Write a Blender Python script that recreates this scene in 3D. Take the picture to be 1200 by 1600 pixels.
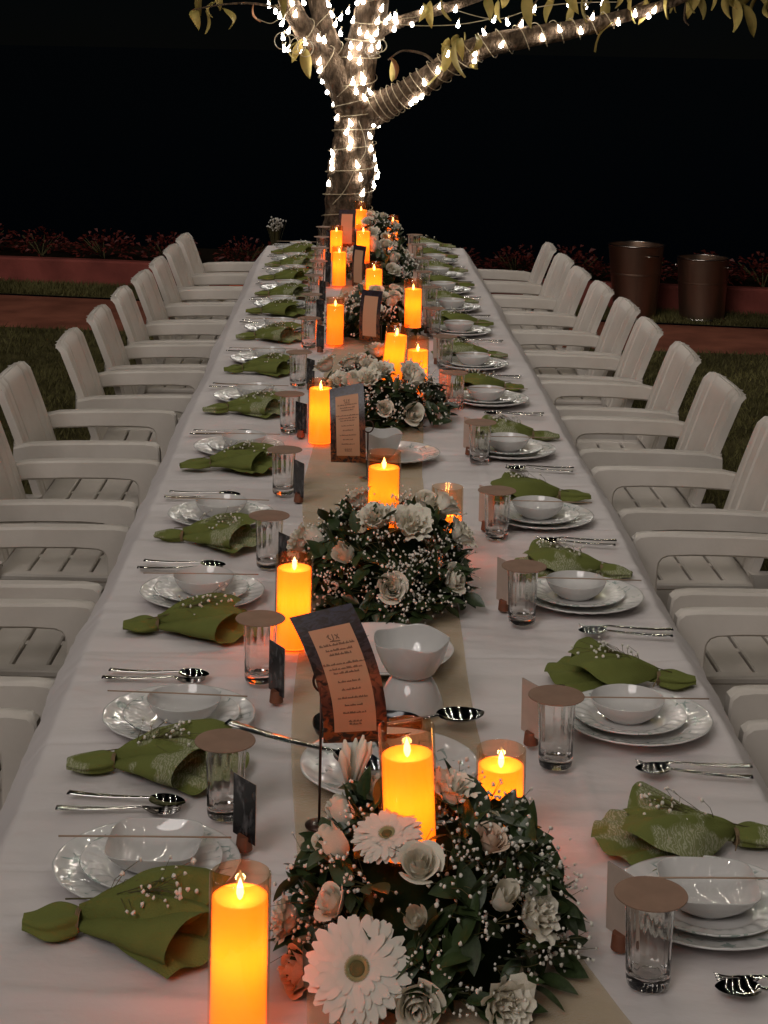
import bpy, math, random
import numpy as np
from mathutils import Vector, Matrix, noise as mnoise

for o in list(bpy.data.objects):
    bpy.data.objects.remove(o)
S = bpy.context.scene
COL = S.collection
R = math.radians
PI = math.pi

# ------------------------------------------------------------------ camera
cam_d = bpy.data.cameras.new('camera')
cam = bpy.data.objects.new('camera', cam_d)
COL.objects.link(cam)
cam_d.sensor_fit = 'VERTICAL'
cam_d.sensor_height = 36.0
cam_d.lens = 2700.0 / 1600.0 * 36.0
cam_d.shift_y = -0.3622
cam_d.clip_start = 0.05
cam_d.clip_end = 3000
_p, _y, _r = R(3.0), R(1.0536), R(1.1)
_f = Vector((math.sin(_y) * math.cos(_p), math.cos(_y) * math.cos(_p), -math.sin(_p)))
_rt = Vector((math.cos(_y), -math.sin(_y), 0))
_up = _rt.cross(_f)
_r2 = math.cos(_r) * _rt + math.sin(_r) * _up
_u2 = -math.sin(_r) * _rt + math.cos(_r) * _up
cam.matrix_world = Matrix(((_r2.x, _u2.x, -_f.x, -0.09), (_r2.y, _u2.y, -_f.y, 0.0), (_r2.z, _u2.z, -_f.z, 1.95), (0, 0, 0, 1)))
S.camera = cam

# ------------------------------------------------------------------ night sky, moon-soft key, exposure
SUN_EL, SUN_AZ = R(40), R(206)      # compass azimuth the light comes from (0 = +Y)
w = bpy.data.worlds.new('World')
S.world = w
w.use_nodes = True
nt = w.node_tree
nt.nodes.clear()
wo = nt.nodes.new('ShaderNodeOutputWorld')
bg = nt.nodes.new('ShaderNodeBackground')
sky = nt.nodes.new('ShaderNodeTexSky')
sky.sky_type = 'NISHITA'
sky.sun_disc = False
sky.sun_elevation = SUN_EL
sky.sun_rotation = SUN_AZ
sky.ozone_density = 10.0
sky.dust_density = 0.0
bg.inputs['Strength'].default_value = 0.00025
nt.links.new(sky.outputs[0], bg.inputs[0])
nt.links.new(bg.outputs[0], wo.inputs[0])
sun_d = bpy.data.lights.new('sun', 'SUN')
sun = bpy.data.objects.new('sun', sun_d)
COL.objects.link(sun)
sun_d.energy = 0.74
sun_d.angle = R(24)
sun_d.color = (1.0, 0.93, 0.89)
sd = Vector((math.sin(SUN_AZ) * math.cos(SUN_EL), math.cos(SUN_AZ) * math.cos(SUN_EL), math.sin(SUN_EL)))
sun.rotation_euler = sd.to_track_quat('Z', 'Y').to_euler()
sun.location = (0, -4, 12)
S.view_settings.view_transform = 'Standard'
S.view_settings.look = 'None'
S.view_settings.gamma = 1
S.view_settings.exposure = 0
S.view_settings.use_curve_mapping = False
S.cycles.use_denoising = True
S.cycles.use_light_tree = True
S.cycles.max_bounces = 14
S.cycles.transmission_bounces = 12
S.cycles.transparent_max_bounces = 24
S.cycles.blur_glossy = 0.6
S.cycles.sample_clamp_indirect = 4.0
BULB = 170.0
TREE_BULB = 34.0

# ------------------------------------------------------------------ materials
MATS = {}


def mat(name, col=(.8, .8, .8), rough=.5, metal=0.0, spec=.5, vary=0.0, vscale=8.0, bump=0.0, bscale=60.0,
        emit=None, estr=0.0, trans=0.0, ior=1.45, sss=0.0, col2=None, coat=0.0, detail=4.0, stretch=None, dist=.01):
    m = bpy.data.materials.new(name)
    m.use_nodes = True
    n = m.node_tree.nodes
    l = m.node_tree.links
    b = n['Principled BSDF']
    b.inputs['Base Color'].default_value = (*col, 1)
    b.inputs['Roughness'].default_value = rough
    b.inputs['Metallic'].default_value = metal
    b.inputs['Specular IOR Level'].default_value = spec
    b.inputs['IOR'].default_value = ior
    b.inputs['Transmission Weight'].default_value = trans
    b.inputs['Coat Weight'].default_value = coat
    if sss:
        b.inputs['Subsurface Weight'].default_value = sss
        b.inputs['Subsurface Radius'].default_value = (.01, .006, .003)
    if emit:
        b.inputs['Emission Color'].default_value = (*emit, 1)
        b.inputs['Emission Strength'].default_value = estr
    if vary or bump:
        tc = n.new('ShaderNodeTexCoord')
        src = tc.outputs['Object']
        if stretch:
            mp = n.new('ShaderNodeMapping')
            mp.inputs['Scale'].default_value = stretch
            l.new(src, mp.inputs['Vector'])
            src = mp.outputs[0]
    if vary:
        nz = n.new('ShaderNodeTexNoise')
        nz.inputs['Scale'].default_value = vscale
        nz.inputs['Detail'].default_value = detail
        l.new(src, nz.inputs['Vector'])
        rp = n.new('ShaderNodeValToRGB')
        c2 = col2 if col2 else tuple(c * (1 - vary) for c in col)
        rp.color_ramp.elements[0].position = .35
        rp.color_ramp.elements[1].position = .65
        rp.color_ramp.elements[0].color = (*c2, 1)
        rp.color_ramp.elements[1].color = (*col, 1)
        l.new(nz.outputs[0], rp.inputs[0])
        l.new(rp.outputs[0], b.inputs['Base Color'])
    if bump:
        nb = n.new('ShaderNodeTexNoise')
        nb.inputs['Scale'].default_value = bscale
        nb.inputs['Detail'].default_value = 5
        l.new(src, nb.inputs['Vector'])
        bp = n.new('ShaderNodeBump')
        bp.inputs['Strength'].default_value = bump
        bp.inputs['Distance'].default_value = dist
        l.new(nb.outputs[0], bp.inputs['Height'])
        l.new(bp.outputs[0], b.inputs['Normal'])
    MATS[name] = m
    return m


def node(m, t):
    return m.node_tree.nodes.new(t)


def link(m, a, b):
    m.node_tree.links.new(a, b)


def per_object_tint(m, amt):
    """small brightness change from one object to the next"""
    b = m.node_tree.nodes['Principled BSDF']
    oi = node(m, 'ShaderNodeObjectInfo')
    mr = node(m, 'ShaderNodeMapRange')
    mr.inputs['To Min'].default_value = 1 - amt
    mr.inputs['To Max'].default_value = 1 + amt
    link(m, oi.outputs['Random'], mr.inputs['Value'])
    hs = node(m, 'ShaderNodeHueSaturation')
    link(m, mr.outputs[0], hs.inputs['Value'])
    inp = b.inputs['Base Color']
    if inp.is_linked:
        link(m, inp.links[0].from_socket, hs.inputs['Color'])
    else:
        hs.inputs['Color'].default_value = inp.default_value
    link(m, hs.outputs[0], inp)


mat('cloth', (.715, .662, .655), .85, spec=.15, vary=.10, vscale=2.2, bump=.20, bscale=30, stretch=(.8, 1.3, 1))
mat('table_wood', (.30, .20, .12), .5)
mat('steel_dark', (.25, .25, .26), .35, metal=1)
mat('plastic', (.64, .585, .535), .42, spec=.4, vary=.16, vscale=5, bump=.05, bscale=90, col2=(.53, .48, .43))
per_object_tint(MATS['plastic'], .06)
mat('grass', (.15, .135, .05), .7, spec=.15, vary=.5, vscale=1.2)
mat('lawn_soil', (.095, .082, .036), .95, spec=.05, vary=.5, vscale=5, bump=.6, bscale=40)
mat('path', (.34, .12, .075), .9, spec=.1, vary=.4, vscale=3, bump=.35, bscale=60)
mat('kerb_red', (.30, .075, .058), .75, spec=.2, vary=.35, vscale=4, bump=.3, bscale=30)
mat('soil', (.02, .015, .01), 1, spec=0)
mat('red_leaf', (.17, .03, .022), .5, spec=.3, vary=.5, vscale=20)
mat('water', (.001, .0012, .002), .15, spec=.3)
mat('bark', (.22, .15, .10), .9, spec=.1, vary=.7, vscale=26, bump=1.0, bscale=60, stretch=(1, 1, .4), dist=.03, detail=8)
mat('tree_leaf', (.50, .37, .12), .6, spec=.2, vary=.5, vscale=9, col2=(.28, .24, .06))
per_object_tint(MATS['tree_leaf'], .3)
mat('tree_leaf_brown', (.36, .15, .06), .7, spec=.2, vary=.4, vscale=9)
mat('wire', (.5, .4, .26), .5)
mat('bulb_cap', (.5, .48, .42), .4)
mat('bin_metal', (.42, .28, .21), .42, metal=1, vary=.3, vscale=6, stretch=(1, 1, .1))
mat('bin_rim', (.6, .56, .52), .25, metal=1)
mat('china', (.62, .60, .585), .018, spec=.6, coat=.3)
mat('fork_steel', (.50, .485, .46), .07, metal=1)
mat('rod', (.06, .03, .022), .35, metal=.6)
mat('stick', (.38, .26, .18), .6)
mat('twine', (.22, .15, .08), .9)
mat('lid', (.30, .185, .13), .75, spec=.2, vary=.15, vscale=25)
per_object_tint(MATS['lid'], .08)
mat('kraft', (.55, .43, .36), .8, spec=.15, vary=.1, vscale=30)
mat('wood_block', (.20, .07, .035), .55, vary=.3, vscale=40)
mat('stem', (.10, .085, .03), .8)
mat('blossom', (.82, .78, .70), .8, spec=.1)
mat('foam', (.010, .016, .006), .95, spec=.05)
mat('leaf', (.040, .062, .021), .38, spec=.45, vary=.45, vscale=12, col2=(.022, .036, .012))
per_object_tint(MATS['leaf'], .35)
mat('rose_white', (.84, .78, .66), .6, spec=.2, sss=.12, vary=.12, vscale=25)
mat('rose_peach', (.80, .60, .46), .6, spec=.2, sss=.12, vary=.15, vscale=25)
mat('gerbera', (.74, .69, .61), .55, spec=.2, sss=.08, bump=.3, bscale=120)
mat('gerbera_eye', (.16, .13, .045), .9, vary=.5, vscale=200)
mat('gerbera_ring', (.40, .35, .17), .8)
mat('nap_plain', (.165, .185, .050), .85, spec=.12, vary=.12, vscale=18, bump=.25, bscale=350)
mat('black_tray', (.012, .012, .013), .12, spec=.6)
mat('orange_pot', (.7, .12, .03), .5)
mat('yellow_card', (.75, .6, .15), .6)
mat('vase_dark', (.03, .035, .045), .2, spec=.5)
mat('ink', (.26, .14, .09), .8)
mat('panel', (.62, .33, .20), .6, spec=.25)
mat('flame', emit=(1, .62, .16), estr=9.0)
mat('bulb', emit=(1, .93, .80), estr=BULB)
mat('bulb_tree', emit=(1, .95, .87), estr=TREE_BULB)


def m_organza():
    m = mat('organza', (.58, .42, .20), .6, spec=.2, bump=.15, bscale=300)
    b = m.node_tree.nodes['Principled BSDF']
    out = m.node_tree.nodes['Material Output']
    t = node(m, 'ShaderNodeBsdfTransparent')
    mx = node(m, 'ShaderNodeMixShader')
    mx.inputs[0].default_value = .44
    link(m, t.outputs[0], mx.inputs[1])
    link(m, b.outputs[0], mx.inputs[2])
    link(m, mx.outputs[0], out.inputs[0])


m_organza()


def m_thin_glass():
    m = mat('thin_glass', (1, 1, 1))
    n = m.node_tree.nodes
    out = n['Material Output']
    t = node(m, 'ShaderNodeBsdfTransparent')
    t.inputs[0].default_value = (.95, .84, .72, 1)  # candle glow reflected inside the cylinder, put into the glass tint as amber
    g = node(m, 'ShaderNodeBsdfGlossy')
    g.inputs['Roughness'].default_value = .03
    g.inputs['Color'].default_value = (1, .97, .93, 1)
    fr = node(m, 'ShaderNodeLayerWeight')
    fr.inputs[0].default_value = .5
    pw = node(m, 'ShaderNodeMath')
    pw.operation = 'POWER'
    pw.inputs[1].default_value = 4.5
    link(m, fr.outputs['Facing'], pw.inputs[0])
    sc = node(m, 'ShaderNodeMath')
    sc.operation = 'MULTIPLY_ADD'
    sc.inputs[1].default_value = .75
    sc.inputs[2].default_value = .045
    link(m, pw.outputs[0], sc.inputs[0])
    mx = node(m, 'ShaderNodeMixShader')
    link(m, sc.outputs[0], mx.inputs[0])
    link(m, t.outputs[0], mx.inputs[1])
    link(m, g.outputs[0], mx.inputs[2])
    link(m, mx.outputs[0], out.inputs[0])


m_thin_glass()
mat('tumbler', (.97, .96, .95), .015, trans=1.0, ior=1.47)


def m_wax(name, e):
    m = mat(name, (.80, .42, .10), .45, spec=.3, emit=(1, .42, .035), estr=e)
    b = m.node_tree.nodes['Principled BSDF']
    out = m.node_tree.nodes['Material Output']
    t = node(m, 'ShaderNodeBsdfTranslucent')
    t.inputs[0].default_value = (1, .46, .045, 1)
    ad = node(m, 'ShaderNodeAddShader')
    link(m, b.outputs[0], ad.inputs[0])
    link(m, t.outputs[0], ad.inputs[1])
    link(m, ad.outputs[0], out.inputs[0])


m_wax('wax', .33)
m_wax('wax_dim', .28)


def m_printed():
    m = mat('nap_print', (.2, .25, .04), .85, spec=.12, bump=.25, bscale=350)
    b = m.node_tree.nodes['Principled BSDF']
    tc = node(m, 'ShaderNodeTexCoord')
    n1 = node(m, 'ShaderNodeTexNoise')
    n1.inputs['Scale'].default_value = 16
    n1.inputs['Detail'].default_value = 2
    link(m, tc.outputs['Object'], n1.inputs['Vector'])
    v = node(m, 'ShaderNodeTexWave')
    v.inputs['Scale'].default_value = 55
    v.inputs['Distortion'].default_value = 14
    v.inputs['Detail'].default_value = 3
    v.inputs['Detail Scale'].default_value = 1.6
    link(m, tc.outputs['Object'], v.inputs['Vector'])
    gt = node(m, 'ShaderNodeMath')
    gt.operation = 'GREATER_THAN'
    gt.inputs[1].default_value = .68
    link(m, v.outputs['Fac'], gt.inputs[0])
    g2 = node(m, 'ShaderNodeMapRange')
    g2.inputs['From Min'].default_value = .50
    g2.inputs['From Max'].default_value = .56
    link(m, n1.outputs[0], g2.inputs['Value'])
    mu = node(m, 'ShaderNodeMath')
    mu.operation = 'MULTIPLY'
    link(m, gt.outputs[0], mu.inputs[0])
    link(m, g2.outputs[0], mu.inputs[1])
    ad = node(m, 'ShaderNodeMath')
    ad.operation = 'MULTIPLY_ADD'
    ad.inputs[1].default_value = .30
    link(m, g2.outputs[0], ad.inputs[0])
    link(m, mu.outputs[0], ad.inputs[2])
    ad.use_clamp = True
    mx = node(m, 'ShaderNodeMix')
    mx.data_type = 'RGBA'
    mx.inputs['A'].default_value = (.16, .18, .05, 1)
    mx.inputs['B'].default_value = (.38, .38, .25, 1)
    link(m, ad.outputs[0], mx.inputs['Factor'])
    link(m, mx.outputs['Result'], b.inputs['Base Color'])


m_printed()


def m_plate():
    """white opal plate with a faint grey-green sprig print round the rim"""
    m = mat('china_print', (.74, .725, .71), .018, spec=.6, coat=.3)
    b = m.node_tree.nodes['Principled BSDF']
    tc = node(m, 'ShaderNodeTexCoord')
    sx = node(m, 'ShaderNodeSeparateXYZ')
    link(m, tc.outputs['Object'], sx.inputs[0])
    cb = node(m, 'ShaderNodeCombineXYZ')
    link(m, sx.outputs[0], cb.inputs[0])
    link(m, sx.outputs[1], cb.inputs[1])
    ln = node(m, 'ShaderNodeVectorMath')
    ln.operation = 'LENGTH'
    link(m, cb.outputs[0], ln.inputs[0])
    r = node(m, 'ShaderNodeValToRGB')
    e = r.color_ramp.elements
    mp = node(m, 'ShaderNodeMapRange')
    mp.inputs['From Max'].default_value = .14
    link(m, ln.outputs['Value'], mp.inputs['Value'])
    link(m, mp.outputs[0], r.inputs[0])
    e[0].position = .62
    e[0].color = (0, 0, 0, 1)
    e[1].position = .70
    e[1].color = (1, 1, 1, 1)
    e2 = e.new(.88)
    e2.color = (1, 1, 1, 1)
    e3 = e.new(.92)
    e3.color = (0, 0, 0, 1)
    wv = node(m, 'ShaderNodeTexVoronoi')
    wv.feature = 'DISTANCE_TO_EDGE'
    wv.inputs['Scale'].default_value = 38
    link(m, cb.outputs[0], wv.inputs['Vector'])
    lt = node(m, 'ShaderNodeMath')
    lt.operation = 'LESS_THAN'
    lt.inputs[1].default_value = .05
    link(m, wv.outputs['Distance'], lt.inputs[0])
    nz = node(m, 'ShaderNodeTexNoise')
    nz.inputs['Scale'].default_value = 26
    link(m, cb.outputs[0], nz.inputs['Vector'])
    g = node(m, 'ShaderNodeMath')
    g.operation = 'GREATER_THAN'
    g.inputs[1].default_value = .52
    link(m, nz.outputs[0], g.inputs[0])
    a = node(m, 'ShaderNodeMath')
    a.operation = 'MULTIPLY'
    link(m, lt.outputs[0], a.inputs[0])
    link(m, g.outputs[0], a.inputs[1])
    a2 = node(m, 'ShaderNodeMath')
    a2.operation = 'MULTIPLY'
    link(m, a.outputs[0], a2.inputs[0])
    link(m, r.outputs[0], a2.inputs[1])
    mx = node(m, 'ShaderNodeMix')
    mx.data_type = 'RGBA'
    mx.inputs['A'].default_value = (.74, .725, .71, 1)
    mx.inputs['B'].default_value = (.36, .43, .40, 1)
    link(m, a2.outputs[0], mx.inputs['Factor'])
    link(m, mx.outputs['Result'], b.inputs['Base Color'])


m_plate()


def m_sunset():
    """printed border of the menu card: night sky above, dusk orange below, dark palm fronds"""
    m = mat('card_print', (.1, .05, .05), .3, spec=.4)
    b = m.node_tree.nodes['Principled BSDF']
    tc = node(m, 'ShaderNodeTexCoord')
    sx = node(m, 'ShaderNodeSeparateXYZ')
    link(m, tc.outputs['Generated'], sx.inputs[0])
    r = node(m, 'ShaderNodeValToRGB')
    e = r.color_ramp.elements
    e[0].position = 0
    e[0].color = (.20, .055, .015, 1)
    e[1].position = 1
    e[1].color = (.035, .03, .055, 1)
    for p, c in ((.12, (.34, .09, .02, 1)), (.3, (.11, .04, .03, 1)), (.48, (.26, .09, .05, 1)), (.6, (.075, .05, .05, 1))):
        q = e.new(p)
        q.color = c
    link(m, sx.outputs[2], r.inputs[0])
    nz = node(m, 'ShaderNodeTexNoise')
    nz.inputs['Scale'].default_value = 9
    nz.inputs['Detail'].default_value = 6
    nz.inputs['Distortion'].default_value = 1.5
    link(m, tc.outputs['Generated'], nz.inputs['Vector'])
    mr = node(m, 'ShaderNodeMapRange')
    mr.inputs['From Min'].default_value = .42
    mr.inputs['From Max'].default_value = .56
    link(m, nz.outputs[0], mr.inputs['Value'])
    mx = node(m, 'ShaderNodeMix')
    mx.data_type = 'RGBA'
    mx.inputs['A'].default_value = (.03, .018, .016, 1)
    link(m, mr.outputs[0], mx.inputs['Factor'])
    link(m, r.outputs[0], mx.inputs['B'])
    link(m, mx.outputs['Result'], b.inputs['Base Color'])


m_sunset()


def m_photo():
    """dark black-and-white snapshot print"""
    m = mat('photo_print', (.02, .02, .02), .25, spec=.5)
    b = m.node_tree.nodes['Principled BSDF']
    tc = node(m, 'ShaderNodeTexCoord')
    oi = node(m, 'ShaderNodeObjectInfo')
    mp = node(m, 'ShaderNodeMapping')
    mp.inputs['Scale'].default_value = (75, 75, 42)
    link(m, tc.outputs['Object'], mp.inputs['Vector'])
    sc = node(m, 'ShaderNodeVectorMath')
    sc.operation = 'SCALE'
    sc.inputs[0].default_value = (7, 3, 5)
    link(m, oi.outputs['Random'], sc.inputs['Scale'])
    link(m, sc.outputs[0], mp.inputs['Location'])
    nz = node(m, 'ShaderNodeTexNoise')
    nz.inputs['Scale'].default_value = 1.0
    nz.inputs['Detail'].default_value = 3
    link(m, mp.outputs[0], nz.inputs['Vector'])
    r = node(m, 'ShaderNodeValToRGB')
    e = r.color_ramp.elements
    e[0].position = .50
    e[0].color = (.010, .009, .011, 1)
    e[1].position = .70
    e[1].color = (.11, .105, .11, 1)
    link(m, nz.outputs[0], r.inputs[0])
    link(m, r.outputs[0], b.inputs['Base Color'])


m_photo()


# ------------------------------------------------------------------ mesh helpers
class MB:
    def __init__(self):
        self.v = []
        self.f = []

    def add(self, vs, fs, M=None):
        k = len(self.v)
        if M is not None:
            vs = [tuple(M @ Vector(p)) for p in vs]
        self.v.extend(tuple(p) for p in vs)
        self.f.extend(tuple(i + k for i in q) for q in fs)
        return self

    def box(self, x0, x1, y0, y1, z0, z1, M=None):
        return self.add([(x0, y0, z0), (x1, y0, z0), (x1, y1, z0), (x0, y1, z0), (x0, y0, z1), (x1, y0, z1), (x1, y1, z1), (x0, y1, z1)],
                        [(0, 3, 2, 1), (4, 5, 6, 7), (0, 1, 5, 4), (1, 2, 6, 5), (2, 3, 7, 6), (3, 0, 4, 7)], M)

    def bbox(self, x0, x1, y0, y1, z0, z1, b=.004, M=None):
        """box with chamfered edges"""
        vs, fs = [], []
        xs, ys, zs = (x0, x1), (y0, y1), (z0, z1)
        idx = {}
        for i in (0, 1):
            for j in (0, 1):
                for k in (0, 1):
                    sx, sy, sz = (1, -1)[i], (1, -1)[j], (1, -1)[k]
                    p = (xs[i], ys[j], zs[k])
                    idx[i, j, k, 0] = len(vs); vs.append((p[0], p[1] + sy * b, p[2] + sz * b))
                    idx[i, j, k, 1] = len(vs); vs.append((p[0] + sx * b, p[1], p[2] + sz * b))
                    idx[i, j, k, 2] = len(vs); vs.append((p[0] + sx * b, p[1] + sy * b, p[2]))
                    fs.append((idx[i, j, k, 0], idx[i, j, k, 1], idx[i, j, k, 2]) if (i + j + k) % 2 == 0 else (idx[i, j, k, 0], idx[i, j, k, 2], idx[i, j, k, 1]))
        for i in (0, 1):
            q = [idx[i, 0, 0, 0], idx[i, 1, 0, 0], idx[i, 1, 1, 0], idx[i, 0, 1, 0]]
            fs.append(tuple(q if i else q[::-1]))
            q = [idx[0, i, 0, 1], idx[0, i, 1, 1], idx[1, i, 1, 1], idx[1, i, 0, 1]]
            fs.append(tuple(q if i else q[::-1]))
            q = [idx[0, 0, i, 2], idx[1, 0, i, 2], idx[1, 1, i, 2], idx[0, 1, i, 2]]
            fs.append(tuple(q if i else q[::-1]))
        for a in (0, 1):
            for c in (0, 1):
                fs.append((idx[a, c, 0, 0], idx[a, c, 1, 0], idx[a, c, 1, 1], idx[a, c, 0, 1]))
                fs.append((idx[a, 0, c, 0], idx[a, 1, c, 0], idx[a, 1, c, 2], idx[a, 0, c, 2]))
                fs.append((idx[0, a, c, 1], idx[1, a, c, 1], idx[1, a, c, 2], idx[0, a, c, 2]))
        return self.add(vs, fs, M)

    def tube(self, pts, rad, n=8, cap=True, fn=None, M=None):
        pts = [Vector(p) for p in pts]
        if not hasattr(rad, '__len__'):
            rad = [rad] * len(pts)
        vs, fs = [], []
        t0 = (pts[1] - pts[0]).normalized()
        up = Vector((0, 0, 1)) if abs(t0.z) < .9 else Vector((1, 0, 0))
        a = t0.cross(up).normalized()
        for i, p in enumerate(pts):
            t = (pts[min(i + 1, len(pts) - 1)] - pts[max(i - 1, 0)]).normalized()
            a = (a - t * a.dot(t))
            a = a.normalized() if a.length > 1e-6 else t.orthogonal().normalized()
            b = t.cross(a)
            for j in range(n):
                th = 2 * PI * j / n
                r = rad[i] * (fn(i, th) if fn else 1)
                vs.append(tuple(p + a * math.cos(th) * r + b * math.sin(th) * r))
        for i in range(len(pts) - 1):
            for j in range(n):
                fs.append((i * n + j, i * n + (j + 1) % n, (i + 1) * n + (j + 1) % n, (i + 1) * n + j))
        if cap:
            fs.append(tuple(range(n))[::-1])
            fs.append(tuple(range((len(pts) - 1) * n, len(pts) * n)))
        return self.add(vs, fs, M)

    def lathe(self, prof, n=32, fn=None, M=None):
        """prof: (r, z) list; fn(r, z, th) -> (r, z)"""
        vs, fs, rows = [], [], []
        for r, z in prof:
            if r < 1e-6:
                rows.append([len(vs)])
                vs.append((0, 0, z))
            else:
                row = []
                for j in range(n):
                    th = 2 * PI * j / n
                    rr, zz = fn(r, z, th) if fn else (r, z)
                    row.append(len(vs))
                    vs.append((rr * math.cos(th), rr * math.sin(th), zz))
                rows.append(row)
        for a, b in zip(rows, rows[1:]):
            for j in range(n):
                k = (j + 1) % n
                if len(a) == 1 and len(b) == 1:
                    continue
                if len(a) == 1:
                    fs.append((a[0], b[k], b[j]))
                elif len(b) == 1:
                    fs.append((a[j], a[k], b[0]))
                else:
                    fs.append((a[j], a[k], b[k], b[j]))
        return self.add(vs, fs, M)

    def grid(self, fn, nu, nv, M=None):
        vs = [fn(i / nu, j / nv) for j in range(nv + 1) for i in range(nu + 1)]
        fs = [(j * (nu + 1) + i, j * (nu + 1) + i + 1, (j + 1) * (nu + 1) + i + 1, (j + 1) * (nu + 1) + i) for j in range(nv) for i in range(nu)]
        return self.add(vs, fs, M)

    def ball(self, c, r, n=6, k=4, M=None):
        prof = [(r * math.sin(PI * i / k), c[2] - r * math.cos(PI * i / k)) for i in range(k + 1)]
        prof[0] = (0, prof[0][1])
        prof[-1] = (0, prof[-1][1])
        T = Matrix.Translation((c[0], c[1], 0))
        return self.lathe(prof, n, None, (M @ T) if M else T)

    def mesh(self, name, m, smooth=True):
        me = bpy.data.meshes.new(name)
        me.from_pydata(self.v, [], self.f)
        me.materials.append(MATS[m])
        if smooth:
            me.polygons.foreach_set('use_smooth', [True] * len(me.polygons))
        me.update()
        return me

    def build(self, name, m, parent=None, smooth=True, loc=None):
        return obj(name, self.mesh(name, m, smooth), parent, loc)


def np_mesh(name, V, Fq, m, smooth=True):
    """V (n,3), Fq (m,k) numpy arrays"""
    me = bpy.data.meshes.new(name)
    k = Fq.shape[1]
    me.vertices.add(len(V))
    me.vertices.foreach_set('co', np.asarray(V, np.float32).ravel())
    me.loops.add(Fq.size)
    me.loops.foreach_set('vertex_index', Fq.astype(np.int32).ravel())
    me.polygons.add(len(Fq))
    me.polygons.foreach_set('loop_start', np.arange(0, Fq.size, k, dtype=np.int32))
    me.polygons.foreach_set('loop_total', np.full(len(Fq), k, np.int32))
    me.polygons.foreach_set('use_smooth', np.full(len(Fq), smooth))
    me.materials.append(MATS[m])
    me.update(calc_edges=True)
    me.validate()
    return me


def obj(name, me, parent=None, loc=None):
    o = bpy.data.objects.new(name, me)
    COL.objects.link(o)
    if parent is not None:
        o.parent = parent
    if loc is not None:
        o.location = loc
    return o


def tag(o, label=None, cat=None, group=None, kind=None):
    if label:
        o['label'] = label
    if cat:
        o['category'] = cat
    if group:
        o['group'] = group
    if kind:
        o['kind'] = kind
    return o


def thing(name, loc, rz=0.0, label=None, cat=None, group=None):
    o = bpy.data.objects.new(name, None)
    COL.objects.link(o)
    o.location = loc
    o.rotation_euler = (0, 0, rz)
    o.empty_display_size = .05
    return tag(o, label, cat, group)


def copy_tree(o, parent=None):
    c = o.copy()
    COL.objects.link(c)
    c.parent = parent
    for ch in o.children:
        copy_tree(ch, c)
    return c


def sharp(o, ang=35):
    me = o.data if hasattr(o, 'data') else o
    try:
        me.set_sharp_from_angle(angle=R(ang))
    except Exception:
        pass
    return o


ORD = ['first', 'second', 'third', 'fourth', 'fifth', 'sixth', 'seventh', 'eighth', 'ninth', 'tenth', 'eleventh', 'twelfth', 'thirteenth']
SIDE = {-1: 'opposite the bins', 1: 'bin side'}

# ------------------------------------------------------------------ the setting
SLOPE_N, SLOPE_F, SLOPE_K = -.125, -.19, -.20


def y_near(x): return 11.55 + SLOPE_N * x
def y_far(x): return 12.93 + SLOPE_F * x
def y_kerb(x): return 13.55 + SLOPE_K * x


def sheet(name, lo, hi, z, m, x0=-40., x1=40., n=2):
    b = MB()
    xs = [x0 + (x1 - x0) * i / n for i in range(n + 1)]
    for a, c in zip(xs, xs[1:]):
        b.add([(a, lo(a), z), (c, lo(c), z), (c, hi(c), z), (a, hi(a), z)], [(0, 1, 2, 3)])
    return tag(b.build(name, m, smooth=False), kind='structure')


sheet('lawn', lambda x: -30., y_near, 0.0, 'lawn_soil')
sheet('path', y_near, y_far, -.012, 'path', n=40)
sheet('grass_verge', y_far, y_kerb, 0.0, 'lawn_soil')
sheet('planting_bed', lambda x: y_kerb(x) + .14, lambda x: y_kerb(x) + 1.6, .15, 'soil')
sheet('water', lambda x: y_kerb(x) + 1.5, lambda x: 2500., -.6, 'water', -2500, 2500)
kb = MB()
rng = random.Random(5)
for i in range(80):
    a, c = -16 + i * .4, -16 + (i + 1) * .4
    vs = []
    for x in (a, c):
        for dy, z in ((0, -.05), (.004, .185), (.018, .2), (.122, .2), (.14, .185), (.145, -.05)):
            vs.append((x, y_kerb(x) + dy + .006 * math.sin(x * 3.1), z + .004 * math.sin(x * 2.3)))
    kb.add(vs, [(j, j + 6, j + 7, j + 1) for j in range(5)])
tag(kb.build('kerb_wall', 'kerb_red'), kind='structure')
sharp(bpy.data.objects['kerb_wall'])

# lawn blades
rs = np.random.RandomState(3)


def blades(name, n, x0, x1, flo, fhi, h):
    X = rs.uniform(x0, x1, n)
    lo = np.array([flo(x) for x in X])
    hi = np.array([fhi(x) for x in X])
    Y = lo + (hi - lo) * rs.rand(n) ** 1.0
    a = rs.uniform(0, 2 * PI, n)
    wd = rs.uniform(.003, .006, n)
    hh = h * rs.uniform(.5, 1.2, n)
    ln = rs.uniform(.2, 1.0, n) * hh
    dx, dy = np.cos(a), np.sin(a)
    b = rs.uniform(0, 2 * PI, n)
    P0 = np.stack([X - dx * wd, Y - dy * wd, np.full(n, -.002)], 1)
    P1 = np.stack([X + dx * wd, Y + dy * wd, np.full(n, -.002)], 1)
    P2 = np.stack([X + np.cos(b) * ln, Y + np.sin(b) * ln, hh], 1)
    V = np.stack([P0, P1, P2], 1).reshape(-1, 3)
    return obj(name, np_mesh(name, V, np.arange(3 * n).reshape(-1, 3), 'grass', False))


tag(blades('lawn_grass', 120000, -3.6, 3.6, lambda x: 2.5 if abs(x) > .8 else 9.5, y_near, .035), 'short dark lawn grass around the long table', 'grass', kind='stuff')
tag(blades('verge_grass', 26000, -4.2, 4.2, lambda x: y_far(x) + .01, lambda x: y_kerb(x) - .02, .045), 'strip of short grass between red path and red kerb', 'grass', kind='stuff')

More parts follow.
